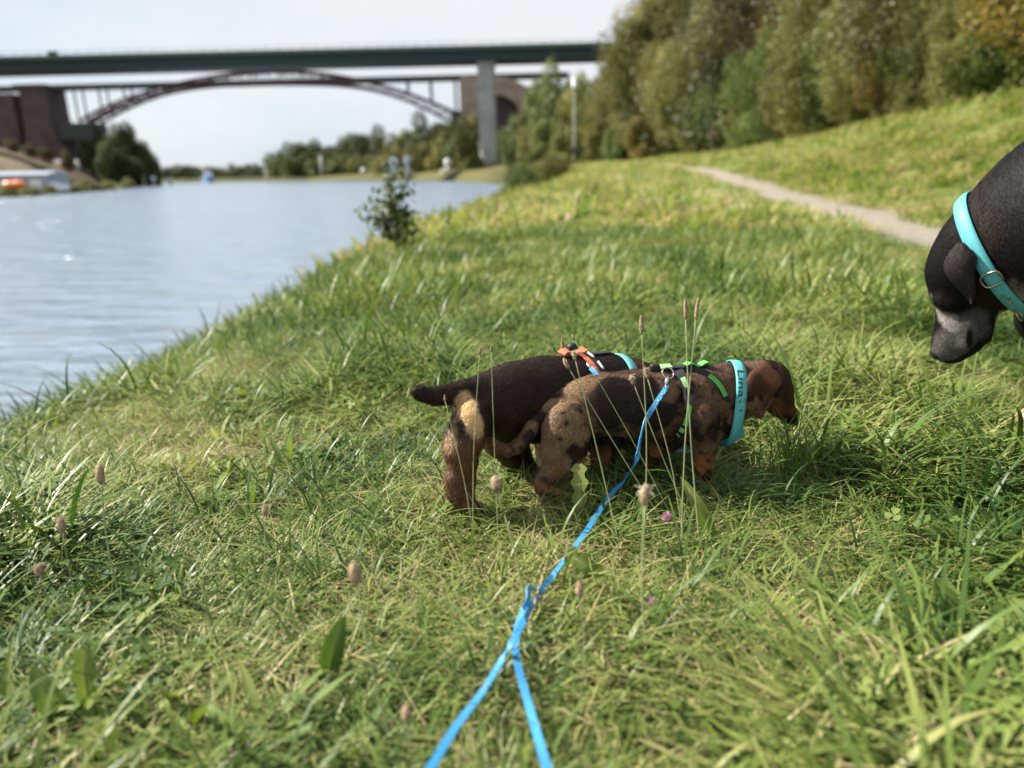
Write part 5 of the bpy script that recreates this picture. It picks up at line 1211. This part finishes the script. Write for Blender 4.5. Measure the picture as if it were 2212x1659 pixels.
tpc = top_pts(pB, bB, np.linspace(1262, 1320, 8), 0, .003); o = ribbon('back_strap', tpc, [(0, 0, 1)] * 8, .016, .003, colm['black_webbing'], rootB); o.parent = hB

# ================================================================== big black dog at the right edge
az = math.atan2(*(at(2080, 640, 1.0) - CAM)[:2]); pC = Plane(at(2080, 640, 1.34), -az + math.radians(4)); C_ = pC.L; cm_ = pC.m
rootC = empty('black_dog', (C_(2300, 640)[0], C_(2300, 640)[1] + .1, gz(C_(2300, 640)[0], C_(2300, 640)[1] + .1)))
tag(rootC, 'large black dog with grey muzzle and turquoise collar lowering its head at the right edge', 'dog')
Sh = C_(2380, 460); out = np.array([.80, .60, 0]); hipp = Sh + out * .55 + np.array([0, 0, -.02])
lo = np.min([C_(1990, 800, -.12), C_(1990, 500, .12), hipp - .2, Sh - .2], 0); hi = np.max([C_(1990, 400, .12), hipp + .2, Sh + .22], 0); lo[2] = -.02
fc = Field(lo - .02, hi + .03, .0042)
def CC(pts, k=.012, sq=1.0, lat=0.0, F_=None):
    P = [C_(p[0], p[1], lat) for p in pts]; R = [cm_(p[0], p[1], p[2], lat) for p in pts]
    (F_ or fc).chain(P, R, k=k, n=pC.n, sq=sq, c=pC.b + pC.n * lat) if sq != 1 else (F_ or fc).chain(P, R, k=k)
def build_head(F_):
    CC([(2068, 588, 52), (2078, 556, 52)], .015, .80, F_=F_)
    CC([(2068, 592, 54), (2064, 625, 48)], .02, .80, F_=F_)
    CC([(2105, 590, 62), (2108, 640, 52)], .02, .72, F_=F_)
    CC([(2076, 645, 46), (2070, 695, 38), (2056, 735, 33), (2047, 755, 28)], .018, .78, F_=F_)
    CC([(2112, 655, 38), (2104, 700, 32), (2086, 738, 26), (2062, 762, 19)], .018, .70, F_=F_)
    CC([(2032, 650, 15), (2048, 660, 17)], .010, lat=-.022, F_=F_); CC([(2032, 650, 15), (2048, 660, 17)], .010, lat=.022, F_=F_)
    CC([(2040, 738, 20), (2034, 758, 16)], .010, .9, F_=F_)
    CC([(2090, 702, 20), (2084, 745, 18)], .008, lat=-.016, F_=F_); CC([(2090, 702, 20), (2084, 745, 18)], .008, lat=.016, F_=F_)
    CC([(2112, 700, 22), (2128, 728, 13)], .010, .8, F_=F_)
    CC([(2098, 585, 66), (2125, 560, 88), (2160, 538, 108), (2235, 505, 148), (2310, 470, 178), (2385, 455, 195)], .03, .72, F_=F_)
    CC([(2125, 600, 60), (2190, 580, 75)], .03, .6, F_=F_)
build_head(fc)
rs = cm_(2385, 455, 195)
fc.chain([Sh, Sh + out * .3 + np.array([0, 0, -.03]), hipp], [.15, .15, .12], k=.04)
paw = cast(2222, 925)
for side_, base_ in ((0, paw), (1, np.array([paw[0] + .22, paw[1] + .02, gz(paw[0] + .22, paw[1])]))):
    el = Sh + np.array([.04, .05 + .08 * side_, -.2]) ; wr = base_ + np.array([.05, 0, .12])
    fc.chain([Sh + np.array([.0, .05, -.05]), el, wr, base_ + np.array([.03, 0, .035]), base_ + np.array([-.015, -.01, .022])], [.09, .05, .032, .028, .026], k=.02)
    for dl in (-.018, 0, .018): fc.cone(base_ + np.array([-.01, dl, .018]), base_ + np.array([-.035, dl, .014]), .012, .010, k=.004)
for dy in (-.1, .1):
    hb = hipp + np.array([.02, dy, -.05]); gb = np.array([hb[0] + .05, hb[1], gz(hb[0] + .05, hb[1])]); fc.chain([hb, hb + [-.06, 0, -.16], np.array([gb[0] + .05, gb[1], .17]), gb + [.02, 0, .04], gb + [-.05, 0, .02]], [.1, .06, .035, .028, .025], k=.02)
# fine head patch: rebuild head region at higher resolution and use that as the visible front of the same mesh
EAR_C = [(2067, 527, 2085, 527), (2052, 545, 2106, 549), (2041, 562, 2113, 559), (2037, 579, 2107, 577), (2045, 597, 2104, 592), (2060, 614, 2106, 611), (2075, 630, 2108, 631), (2088, 645, 2104, 646), (2096, 656, 2100, 656)]
def colC(v, nrm, tg):
    px, py = inv(v); n1 = fbm(v * 60, 3, 3); n2 = fbm(v * 220, 8, 2); n3 = fbm(v * 18, 8, 2); lat = (v - pC.b) @ pC.n
    c = np.tile([.0055, .0045, .0045], (len(v), 1)); c = lerp(c, (.026, .016, .012), sst(.45, .75, n3) * .6 * sst(2080, 2130, px))
    g = np.array([.21, .19, .18])
    mz = blob(v, [C_(2055, 745, -.02), C_(2075, 725, -.03), C_(2040, 765, -.01)], [.035, .035, .03]); c = lerp(c, g * .62, mz * .8)
    br = blob(v, [C_(2042, 683, -.018), C_(2052, 695, -.025), C_(2030, 668, -.015), C_(2060, 705, -.03)], [.016, .017, .013, .014]); c = lerp(c, g * 1.7, br * .85)
    ck = blob(v, [C_(2100, 700, -.03), C_(2110, 690, -.03), C_(2118, 715, -.02)], [.028, .024, .02]); c = lerp(c, g * .4, ck * .7)
    ey = blob(v, [C_(2020, 648, -.01)], [.016]); c = lerp(c, g * .8, ey * sst(.45, .6, n2) * .8)
    lip = 1 - sst(.7, 1.1, np.hypot((px - 2094) / 9, (py - 733) / 22)); c = lerp(c, (.004, .003, .003), lip)
    ln = np.interp(px, [2040, 2060, 2085, 2110, 2135], [783, 781, 768, 745, 716]); c = lerp(c, (.004, .003, .003), (1 - sst(1.5, 4, np.abs(py - ln))) * (px > 2040) * (px < 2138))
    th_ = blob(v, [C_(2200, 615, -.03), C_(2215, 590, -.04), C_(2190, 650, 0), C_(2165, 678, 0), C_(2180, 660, -.01)], [.035, .04, .022, .016, .02]); c = lerp(c, (.50, .46, .38), th_ * sst(.3, .5, n1) * .9)
    pw = blob(v, [paw], [.10]); c = lerp(c, (.62, .40, .27), pw)
    ear = tg == 1; c = np.where(ear[:, None], np.array([.034, .028, .028]) * (1 + .6 * (n1 - .5))[:, None], c)
    return np.clip(c * (1 + (n2 - .5) * .4)[:, None], .003, 1)
bodyC, vC, fC, nC, cC, bC, tC = body_obj('body', fc, pC, rootC, colC, ears=[(EAR_C, .012, .014, .004, -1), (EAR_C, .012, .014, .004, 1)], smooth=3)
def flowC(p):
    px, py = inv(p); up_d = C_(2085, 500) - C_(2055, 740); up_d /= np.linalg.norm(up_d); fl = np.tile(up_d, (len(p), 1)); nk = (px > 2115)[:, None]; d2 = C_(2220, 560) - C_(2110, 520); d2 /= np.linalg.norm(d2); return np.where(nk, d2 * .6 + np.array([0, 0, -.5]), fl)
fur(rootC, vC, fC, cC, 170000, lambda p: np.where(inv(p)[0] > 2115, .0080, .0050), flowC, 8, w0=.00017, lift=.08, var=.7, mask=lambda p: (inv(p)[0] < 2330) * np.where(inv(p)[0] < 2125, 2.5, 1.0))
ico(C_(2025, 762, 0), cm_(2026, 768, 14), 0, rootC, nosem, 'nose', (1, 1.3, 1.1))
for sgn in (-1, 1): ico(C_(2031, 655, sgn * .028), .0062, 0, rootC, eyem, 'eye')
aC = C_(2240, 511) - C_(2150, 555); aC /= np.linalg.norm(aC); axC = aC + (-pC.n) * .30; upC = C_(2103, 455) - C_(2205, 665)
rgC = Ring(bC, C_(2153, 560), axC, upC, .024, .0030, rmax=.25)
cO = MB().add(*rgC.band(.003)).build('collar', colm['turquoise_collar'], rootC, True); cO['label'] = 'turquoise leather collar with metal slide buckle'
def phiC(py): return math.radians(min(range(360), key=lambda k: abs(inv(rgC.p(math.radians(k), 0))[1] - py) + (1e3 if np.dot(rgC.p(math.radians(k), 0) - rgC.c, pC.n) > 0 else 0)))
pb = phiC(600); bc_ = rgC.p(pb, 0, .006); be = bc_ - rgC.c; be -= rgC.a * (be @ rgC.a)
torus(bc_, be, .0125, .0016, rootC, metal, 'buckle', sx=1.25, sdir=rgC.a).parent = cO
for py_, g_ in ((636, -.15), (643, .08), (650, -.05)): disc_on(rgC, phiC(py_), g_, .0032, .0042, rootC, metal, 'stud').parent = cO
torus(rgC.p(phiC(668), -.2, .01), rgC.a, .011, .0015, rootC, metal, 'ring').parent = cO

# ------------------------------------------------------------------ leashes
def spl(P, n):
    P = np.array(P, float); t = np.arange(len(P)); u = np.linspace(0, len(P) - 1, n); out = []
    for x in u:
        i = min(int(x), len(P) - 2); f = x - i; p0, p1, p2, p3 = P[max(i - 1, 0)], P[i], P[i + 1], P[min(i + 2, len(P) - 1)]
        out.append(.5 * ((2 * p1) + (-p0 + p2) * f + (2 * p0 - 5 * p1 + 4 * p2 - p3) * f * f + (-p0 + 3 * p1 - 3 * p2 + p3) * f ** 3))
    return np.array(out)
def G(px, py, z=.06): return cast(px, py, z)
l1 = [G(885, 1740, .10), G(930, 1659, .08), G(985, 1570, .06), G(1042, 1495, .04), G(1082, 1430, .035), G(1108, 1385, .055), G(1132, 1340, .04), G(1158, 1292, .03), G(1192, 1246, .04), G(1226, 1203, .045), G(1265, 1150, .05), G(1292, 1108, .04), G(1325, 1062, .04), G(1350, 1036, .055)]
l1 += [A(1374, 996, -.10), A(1383, 950, -.095), A(1392, 915, -.085), A(1412, 878, -.07), A(1436, 842, -.045), A(1440, 830, -.038)]
C1 = spl(l1, 120); N1 = []
for i in range(120):
    u = i / 119 * (len(l1) - 1); tw = .25 * math.sin(u * 1.3) + (.75 if 6 < u < 8 else 0) + (math.pi * .45 * sst(13, 14.5, u)) - 1.0 * sst(15.5, 17.5, u); d = C1[min(i + 1, 119)] - C1[max(i - 1, 0)]; d /= np.linalg.norm(d); zz = np.array([0, 0, 1.0]) - d * d[2]; zz /= np.linalg.norm(zz); s = np.cross(d, zz); N1.append(zz * math.cos(tw) + s * math.sin(tw))
r1 = empty('leash', G(1104, 1385, 0)); tag(r1, 'blue leash from the lower left, clipped to the harness of the dappled dachshund', 'leash')
ribbon('strap', C1, N1, .0086, .0018, colm['blue_leash'], r1)
cp = A(1440, 824, -.034); MB().tube([A(1437, 836, -.04), A(1441, 822, -.034), A(1443, 812, -.03)], [.0025, .0042, .002], 8).build('clip', steel, r1, True)
torus(A(1437, 841, -.044), pA.a, .0065, .0013, r1, steel, 'clip_ring')
for (px, py, la) in ((1431, 853, -.056), (1423, 866, -.064)): ico(A(px, py, la), .0028, 0, r1, steel, 'rivet')
l2 = [G(1215, 1740, .10), G(1182, 1659, .08), G(1160, 1585, .06), G(1140, 1515, .045), G(1122, 1450, .04), G(1114, 1400, .035), G(1120, 1345, .03), G(1140, 1300, .04), G(1143, 1272, .045), G(1166, 1262, .005), G(1206, 1238, .0), G(1248, 1178, .015), G(1300, 1100, .02), G(1345, 1062, .02), G(1440, 1052, .015), G(1512, 1036, .03), G(1535, 1012, .035), G(1530, 990, .03), G(1492, 977, .035), G(1440, 971, .04), G(1400, 950, .06)]
l2 += [B(1340, 900, -.115), B(1302, 830, -.105), B(1285, 805, -.085), B(1276, 795, -.06)]
C2 = spl(l2, 150); N2 = []
for i in range(150):
    u = i / 149 * (len(l2) - 1); tw = .3 * math.sin(u * 1.7 + 1) - .5 * (u > 15) + .8 * (6.5 < u < 8.5); d = C2[min(i + 1, 149)] - C2[max(i - 1, 0)]; d /= np.linalg.norm(d); zz = np.array([0, 0, 1.0]) - d * d[2]
    if np.linalg.norm(zz) < .2: zz = np.array([0, -1.0, 0]); zz -= d * (d @ zz)
    zz /= np.linalg.norm(zz); s = np.cross(d, zz); N2.append(zz * math.cos(tw) + s * math.sin(tw))
r2_ = empty('leash', G(1150, 1540, 0)); tag(r2_, 'blue leash on the lower right, passing under the dappled dog to the dark one', 'leash')
ribbon('strap', C2, N2, .0086, .0018, colm['blue_leash'], r2_)
MB().tube([B(1276, 797, -.06), B(1272, 790, -.05), B(1267, 784, -.045)], [.0025, .004, .002], 8).build('clip', steel, r2_, True)

# ------------------------------------------------------------------ individual meadow plants
stalkm = mat('dry_stalk', (.30, .34, .16), .6, .3, trans=.2); seedm = mat('seed_head', (.42, .31, .19), .9, .2, noise=(300, (.20, .13, .08), .4, .6)); anther = mat('pale_anthers', (.62, .58, .42), .8, trans=.2)
cloverm = mat('clover_flower', (.62, .30, .45), .7, .2, noise=(200, (.72, .50, .60), .4, .6), trans=.25)
def seed_stalk(px, py, bpx, bpy, depth=None, hlen=.016, hr=.0034, label='', fl=True, lean=None, zoff=0.0, r_=.0008, grp='plantain seed stalks'):
    """stalk from a ground pixel to a head pixel; the head stands above the base"""
    b0 = cast(bpx, bpy, .02); b0[2] = gz(b0[0], b0[1])
    dep = (b0 - CAM) @ fwd if depth is None else depth; tip = at(px, py, dep)
    root = empty('plantain', b0); tag(root, label, 'plant', grp)
    mid = (b0 + tip) / 2 + np.array([RNG.uniform(-.008, .008), RNG.uniform(-.01, .01), 0.0]); P = spl([b0, mid, tip], 10)
    MB().tube(P, np.linspace(r_ * 1.3, r_ * .8, 10).tolist(), 5).build('stem', stalkm, root, True)
    d = P[-1] - P[-2]; d /= np.linalg.norm(d); hs = spl([tip, tip + d * hlen * .5, tip + d * hlen + np.array([.001, 0, 0])], 7)
    mb = MB(); rr = np.array([.35, .85, 1, 1, .9, .65, .2]) * hr; mb.tube(hs, rr.tolist(), 8)
    for q in range(70):      # bumpy surface of little capsules
        u = RNG.random(); c = hs[0] + (hs[-1] - hs[0]) * u; a = RNG.uniform(0, 6.28); e = np.cross(d, [0, .3, 1.0]); e /= np.linalg.norm(e); f_ = np.cross(d, e); o = e * math.cos(a) + f_ * math.sin(a); rad = np.interp(u, np.linspace(0, 1, 7), rr)
        s = .0009; c = c + o * rad; mb.add([c - d * s * 1.4, c + o * s + e * s * .6, c + d * s * 1.6, c + f_ * s - o * s * .3], [(0, 1, 2), (0, 2, 3), (0, 3, 1), (1, 3, 2)])
    mb.build('seed_head', seedm, root, True)
    if fl:
        mb = MB()
        for q in range(26):
            a = RNG.uniform(0, 6.28); u = RNG.uniform(.45, 1.0); c = hs[0] + (hs[-1] - hs[0]) * u; e = np.cross(d, [0, .3, 1.0]); e /= np.linalg.norm(e); f_ = np.cross(d, e); o = (e * math.cos(a) + f_ * math.sin(a)) * hr * RNG.uniform(1.2, 2.3); s = .0011
            mb.bar(c, c + o, .0003); mb.add([c + o - d * s, c + o + e * s, c + o + d * s, c + o - e * s], [(0, 1, 2, 3)])
        mb.build('anthers', anther, root)
    return root
S = seed_stalk
S(218, 1045, 262, 1300, hlen=.030, hr=.0062, label='plantain stalk with a dark seed head, farthest left near the water side', r_=.0012, fl=False)
S(135, 1150, 195, 1420, hlen=.022, hr=.005, label='plantain with a small ragged flowering head near the left edge')
S(88, 1245, 150, 1480, hlen=.016, hr=.005, label='low plantain flower head with pale anthers at the left edge')
S(572, 1115, 575, 1300, hlen=.018, hr=.004, label='small plantain head with pale anthers left of the dark dachshund')
S(770, 1262, 850, 1600, hlen=.024, hr=.0065, label='plantain stalk with a blurred brown head left of the blue leashes', fl=False, r_=.0013)
S(1076, 1065, 1140, 1300, hlen=.024, hr=.0065, label='pale brown plantain head standing in front of the dark dachshund legs', r_=.0012)
S(1392, 1092, 1402, 1420, hlen=.026, hr=.006, label='brown plantain head right of the leash below the orange foreleg', r_=.0012)
S(880, 1560, 890, 1700, hlen=.017, hr=.005, label='out of focus brown seed head near the bottom left of the leash', fl=False)
S(1253, 1290, 1250, 1500, hlen=.018, hr=.0045, label='small closed plantain head right of the leash crossing', fl=False)
FG = 'thin stalks in front of the dogs'; TG = 'tall spikes above the dogs'; BG = 'bare stalks'
S(1243, 778, 1345, 1180, hlen=.016, hr=.0030, label='stalk with a pale yellow flowering spike beside the orange harness strap', grp=FG)
S(1229, 796, 1450, 1130, hlen=.020, hr=.0036, label='bent stalk with a drooping brown head over the dark dachshund shoulder', fl=False, grp=FG)
S(1370, 832, 1515, 1150, hlen=.018, hr=.0032, label='leaning stalk with a pale flowering spike over the dark saddle of the dappled dog', grp=FG)
S(1399, 818, 1480, 1160, hlen=.020, hr=.0030, label='stalk with a small cream flowering head just left of the harness ring', grp=FG)
S(1386, 722, 1392, 1175, hlen=.030, hr=.0030, label='tall pale stalk with a slim spike crossing the middle of the dappled dog', fl=False, grp=TG)
S(1481, 690, 1515, 1175, hlen=.036, hr=.0026, label='slim spike on a tall stalk, left of the pair above the green harness', fl=False, grp=TG, r_=.0010)
S(1503, 690, 1472, 1180, hlen=.036, hr=.0028, label='slim spike on a thick pale stalk, right of the pair above the green harness', fl=False, grp=TG, r_=.0009)
S(1216, 762, 1232, 990, depth=1.46, hlen=.03, hr=.003, label='reddish dry spike rising behind the orange harness buckle', fl=False, grp=TG)
for (px, py, bx_, by_, lab) in ((1241, 735, 1480, 1150, 'long bare stalk leaning across both dachshunds'), (1036, 765, 1022, 1190, 'upright bare stalk crossing the tail of the dark dachshund'), (1061, 760, 1078, 1190, 'upright bare stalk across the flank of the dark dachshund'), (962, 868, 1030, 1190, 'leaning pale stalk before the hind leg of the dark dachshund'), (903, 892, 1060, 1120, 'bare stalk leaning left below the tail of the dark dachshund'), (1848, 430, 1843, 640, 'tall pale dry stalk in front of the path'), (1780, 640, 1560, 900, 'bare stalk leaning right behind the dappled dog')):
    S(px, py, bx_, by_, hlen=.01, hr=.0012, label=lab, fl=False, grp=BG, r_=.0006)
# broad leaves standing out of the grass
leafm = bpy.data.materials.new('big_leaf'); leafm = broadm
def big_leaf(px, py, bpx, bpy, width, kind, label, curl=.3, cv=.4, name='dandelion', roll=0.0):
    b0 = cast(bpx, bpy, .01); b0[2] = gz(b0[0], b0[1]); dep = (b0 - CAM) @ fwd; tip = at(px, py, dep - .01); r = np.random.default_rng(int(px)); us, ww = leaf_shape(1, width, kind, r, 14)
    mid = (b0 + tip) / 2 + np.array([0, -.01, .01]); P = spl([b0, mid, tip], 15); V = []; C = []; vd = CAM - b0; vd /= np.linalg.norm(vd)
    for i in range(15):
        d = P[min(i + 1, 14)] - P[max(i - 1, 0)]; d /= np.linalg.norm(d); s = np.cross(d, vd); s /= np.linalg.norm(s); n_ = np.cross(s, d); s = s * math.cos(roll) + n_ * math.sin(roll); n_ = np.cross(s, d); w_ = ww[i]; wv = w_ * .15 * math.sin(i * 1.9)
        V += [P[i] - s * w_ + n_ * (w_ * .25 + wv), P[i] - s * w_ * .5 + n_ * w_ * .06, P[i] - n_ * .0008, P[i] + s * w_ * .5 + n_ * w_ * .06, P[i] + s * w_ + n_ * (w_ * .25 - wv)]; C += [cv, cv, cv + .22, cv, cv]
    f = [(5 * i + k, 5 * i + k + 1, 5 * i + k + 6, 5 * i + k + 5) for i in range(14) for k in range(4)]
    root = empty(name, b0); tag(root, label, 'plant', None)
    me = mesh('leaf', np.array(V) - b0, f, True, np.repeat(np.array(C)[:, None], 3, 1)); obj('leaf', me, leafm, root)
    MB().tube([p - vd * .0012 for p in P[:12]], np.linspace(.0016, .0006, 12).tolist(), 5).build('midrib', stalkm, root, True)
    return root
big_leaf(1250, 1002, 1252, 1120, .014, 'dandelion', 'upright wavy dandelion leaf in front of the dappled dog hind feet', cv=.45)
big_leaf(1470, 1030, 1550, 1175, .011, 'plantain', 'large pointed leaf leaning left below the dappled dog forelegs', cv=.42, name='plantain')
big_leaf(1395, 1040, 1375, 1150, .011, 'plantain', 'narrow upright leaf behind the brown plantain head right of the leash', cv=.3, name='plantain', roll=.6)
big_leaf(1455, 985, 1530, 1055, .010, 'plantain', 'green folded leaf lying before the dappled dog forepaws', cv=.3, name='plantain', roll=.5)
big_leaf(1225, 1195, 1320, 1260, .016, 'dandelion', 'dark green leaf lying beside the leash crossing', cv=.22)
big_leaf(745, 1330, 705, 1470, .013, 'plantain', 'upright ribbed leaf left of the leashes', cv=.3, name='plantain')
big_leaf(70, 1440, 165, 1570, .014, 'plantain', 'bright green leaf near the lower left corner', cv=.38, name='plantain')
big_leaf(180, 1400, 215, 1560, .013, 'dandelion', 'backlit yellow green leaf standing near the lower left corner', cv=.5)
big_leaf(1735, 1260, 1830, 1350, .014, 'plantain', 'leaning leaf on the right below the dogs', cv=.3, name='plantain')
big_leaf(2020, 1250, 2085, 1390, .013, 'plantain', 'pair of long leaves near the right edge, the upper one', cv=.36, name='plantain')
big_leaf(1990, 1290, 2070, 1400, .011, 'plantain', 'darker lower leaf near the right edge', cv=.24, name='plantain')
big_leaf(2190, 1290, 2150, 1380, .022, 'round', 'round leaf at the right edge', cv=.4, name='dock')
big_leaf(235, 1660, 130, 1640, .02, 'round', 'broad leaf at the bottom left', cv=.3, name='dock')
# clover flowers
def clover_flower(px, py, label, rad=.0085):
    b0 = cast(px, py + 45, .0); b0[2] = gz(b0[0], b0[1]); dep = (b0 - CAM) @ fwd; c = at(px, py, dep); root = empty('clover', b0); tag(root, label, 'flower')
    MB().tube([b0, (b0 + c) / 2 + [.003, 0, 0], c], .0008, 5).build('stem', stalkm, root, True); mb = MB(); K = 90
    for k in range(K):
        z = 1 - 1.55 * (k + .5) / K; a = k * 2.399; rr = math.sqrt(max(0, 1 - z * z)); d = np.array([rr * math.cos(a), rr * math.sin(a), z]); t = np.cross(d, [0, .1, 1.0]); t /= np.linalg.norm(t); b_ = np.cross(d, t); p = c + d * rad * .45; q = c + d * rad * RNG.uniform(.9, 1.1) + np.array([0, 0, .001])
        w_ = rad * .11; mb.add([p - t * w_, p + t * w_, q + t * w_ * .8, q + d * w_ * 1.4, q - t * w_ * .8], [(0, 1, 2, 3, 4)]); mb.add([p - b_ * w_, p + b_ * w_, q + b_ * w_ * .7, q - b_ * w_ * .7], [(0, 1, 2, 3)])
    mb.build('flower_head', cloverm, root); return root
clover_flower(1441, 1118, 'pink clover flower below the dappled dog forelegs')
clover_flower(1411, 1302, 'faded pink clover flower right of the leash crossing', .006)
# white and yellow small flowers by the path
whitef = mat('white_petal', (.8, .8, .76), .6, trans=.2); yelf = mat('yellow_petal', (.75, .62, .06), .6, trans=.2)
def daisy(px, py, m, label, grp, s=.012):
    b0 = cast(px, py, .05); z = gz(b0[0], b0[1]); root = empty('daisy', (b0[0], b0[1], z)); tag(root, label, 'flower', grp); mb = MB(); c = np.array([b0[0], b0[1], z + .09])
    MB().tube([(b0[0], b0[1], z), c], .0012, 5).build('stem', stalkm, root)
    for k in range(10):
        a = k * .628; e = np.array([math.cos(a), math.sin(a), .15]); f_ = np.array([-math.sin(a), math.cos(a), 0]); mb.add([c, c + e * s * .6 - f_ * s * .2, c + e * s, c + e * s * .6 + f_ * s * .2], [(0, 1, 2, 3)])
    mb.build('petals', m, root); ico(c + [0, 0, .001], s * .28, 0, root, yelf, 'flower_centre', (1, 1, .6)); return root
for k, (px, py) in enumerate(((1507, 403), (1520, 405), (1540, 408), (1578, 430), (1588, 462), (1605, 458), (1625, 474), (1568, 455))): daisy(px, py, whitef, 'small white flower in the grass left of the path', 'white flowers left of the path', .022)
for (px, py, lb) in ((1888, 512, 'yellow flower in the grass before the path, upper one'), (1890, 528, 'yellow flower in the grass before the path, lower one')): daisy(px, py, yelf, lb, None, .014)

# longer grass blades standing in front of the sniffing muzzle
mbg = MB(); gr = random.Random(12); fc_ = []
V, Fq, Cc = [], [], []
for k in range(110):
    b0 = cast(gr.uniform(1630, 1790) if k % 3 == 0 else gr.gauss(1712, 26), gr.uniform(1005, 1075), .0); b0[2] = gz(b0[0], b0[1]); L_ = gr.uniform(.15, .24) if k % 3 else gr.uniform(.10, .16); az_ = gr.uniform(0, 6.28); th = gr.uniform(.05, .35); w_ = gr.uniform(.0022, .0042); p = b0.copy(); k0 = len(V); cv = gr.uniform(.2, .75)
    for i in range(7):
        d = np.array([math.sin(th) * math.cos(az_), math.sin(th) * math.sin(az_), math.cos(th)]); sd = np.array([-math.sin(az_), math.cos(az_), 0]); ww = w_ * (1 - i / 6) ** .6 * .5; V += [p - sd * ww, p + sd * ww]; Cc += [cv, cv]; p = p + d * L_ / 6; th += gr.uniform(.05, .25)
    for i in range(6): Fq.append((k0 + 2 * i, k0 + 2 * i + 1, k0 + 2 * i + 3, k0 + 2 * i + 2))
V = np.array(V); org = V.min(0); tg_ = obj('grass_tuft', mesh('grass_tuft', V - org, Fq, True, np.repeat(np.array(Cc)[:, None], 3, 1)), grassm, None, org)
tag(tg_, 'upright grass blades around the muzzle of the sniffing dappled dachshund', 'grass', kind='stuff')

# ------------------------------------------------------------------ labels that single out trees, by their order seen from the path
ONES = 'zero first second third fourth fifth sixth seventh eighth ninth tenth eleventh twelfth thirteenth fourteenth fifteenth sixteenth seventeenth eighteenth nineteenth'.split()
def ordw(n):
    if n >= 100: return 'hundred and ' + ordw(n - 100) if n > 100 else 'hundredth'
    if n < 20: return ONES[n]
    t = {2: 'twent', 3: 'thirt', 4: 'fort', 5: 'fift', 6: 'sixt', 7: 'sevent', 8: 'eight', 9: 'ninet'}[n // 10]
    return t + 'ieth' if n % 10 == 0 else t + 'y ' + ONES[n % 10]
for grp, place in (('shrubs along the foot of the wood', 'in the front row of the wood'), ('trees of the wood right of the path', 'in the wood right of the path'), ('trees beyond the lamp post', 'on the bank beyond the lamp post'), ('trees on the far bank', 'on the far bank left of the pier'),
                   ('trees at the bend of the canal', 'in the hazy line at the canal bend'), ('dark trees on the left bank', 'beside the brick tower on the left bank'), ('low bushes on the left bank', 'at the foot of the left hill'), ('bushes on the bare hill', 'on the bare hill below the brick tower')):
    L_ = [o for o in SC.objects if o.get('group') == grp and o.parent is None]
    L_.sort(key=lambda o: inv(np.array([list(o.location)]))[0][0])
    for k, o in enumerate(L_): o['label'] = '%s %s, %s from the left %s' % (o.get('tint', 'dark green'), o['category'], ordw(k + 1), place)
L_ = [o for o in SC.objects if o.get('group') == 'white flowers left of the path']; L_.sort(key=lambda o: inv(np.array([list(o.location)]))[0][0])
for k, o in enumerate(L_): o['label'] = 'small white flower in the grass left of the path, %s from the left' % ordw(k + 1)
for o in SC.objects:
    if 'tint' in o: del o['tint']
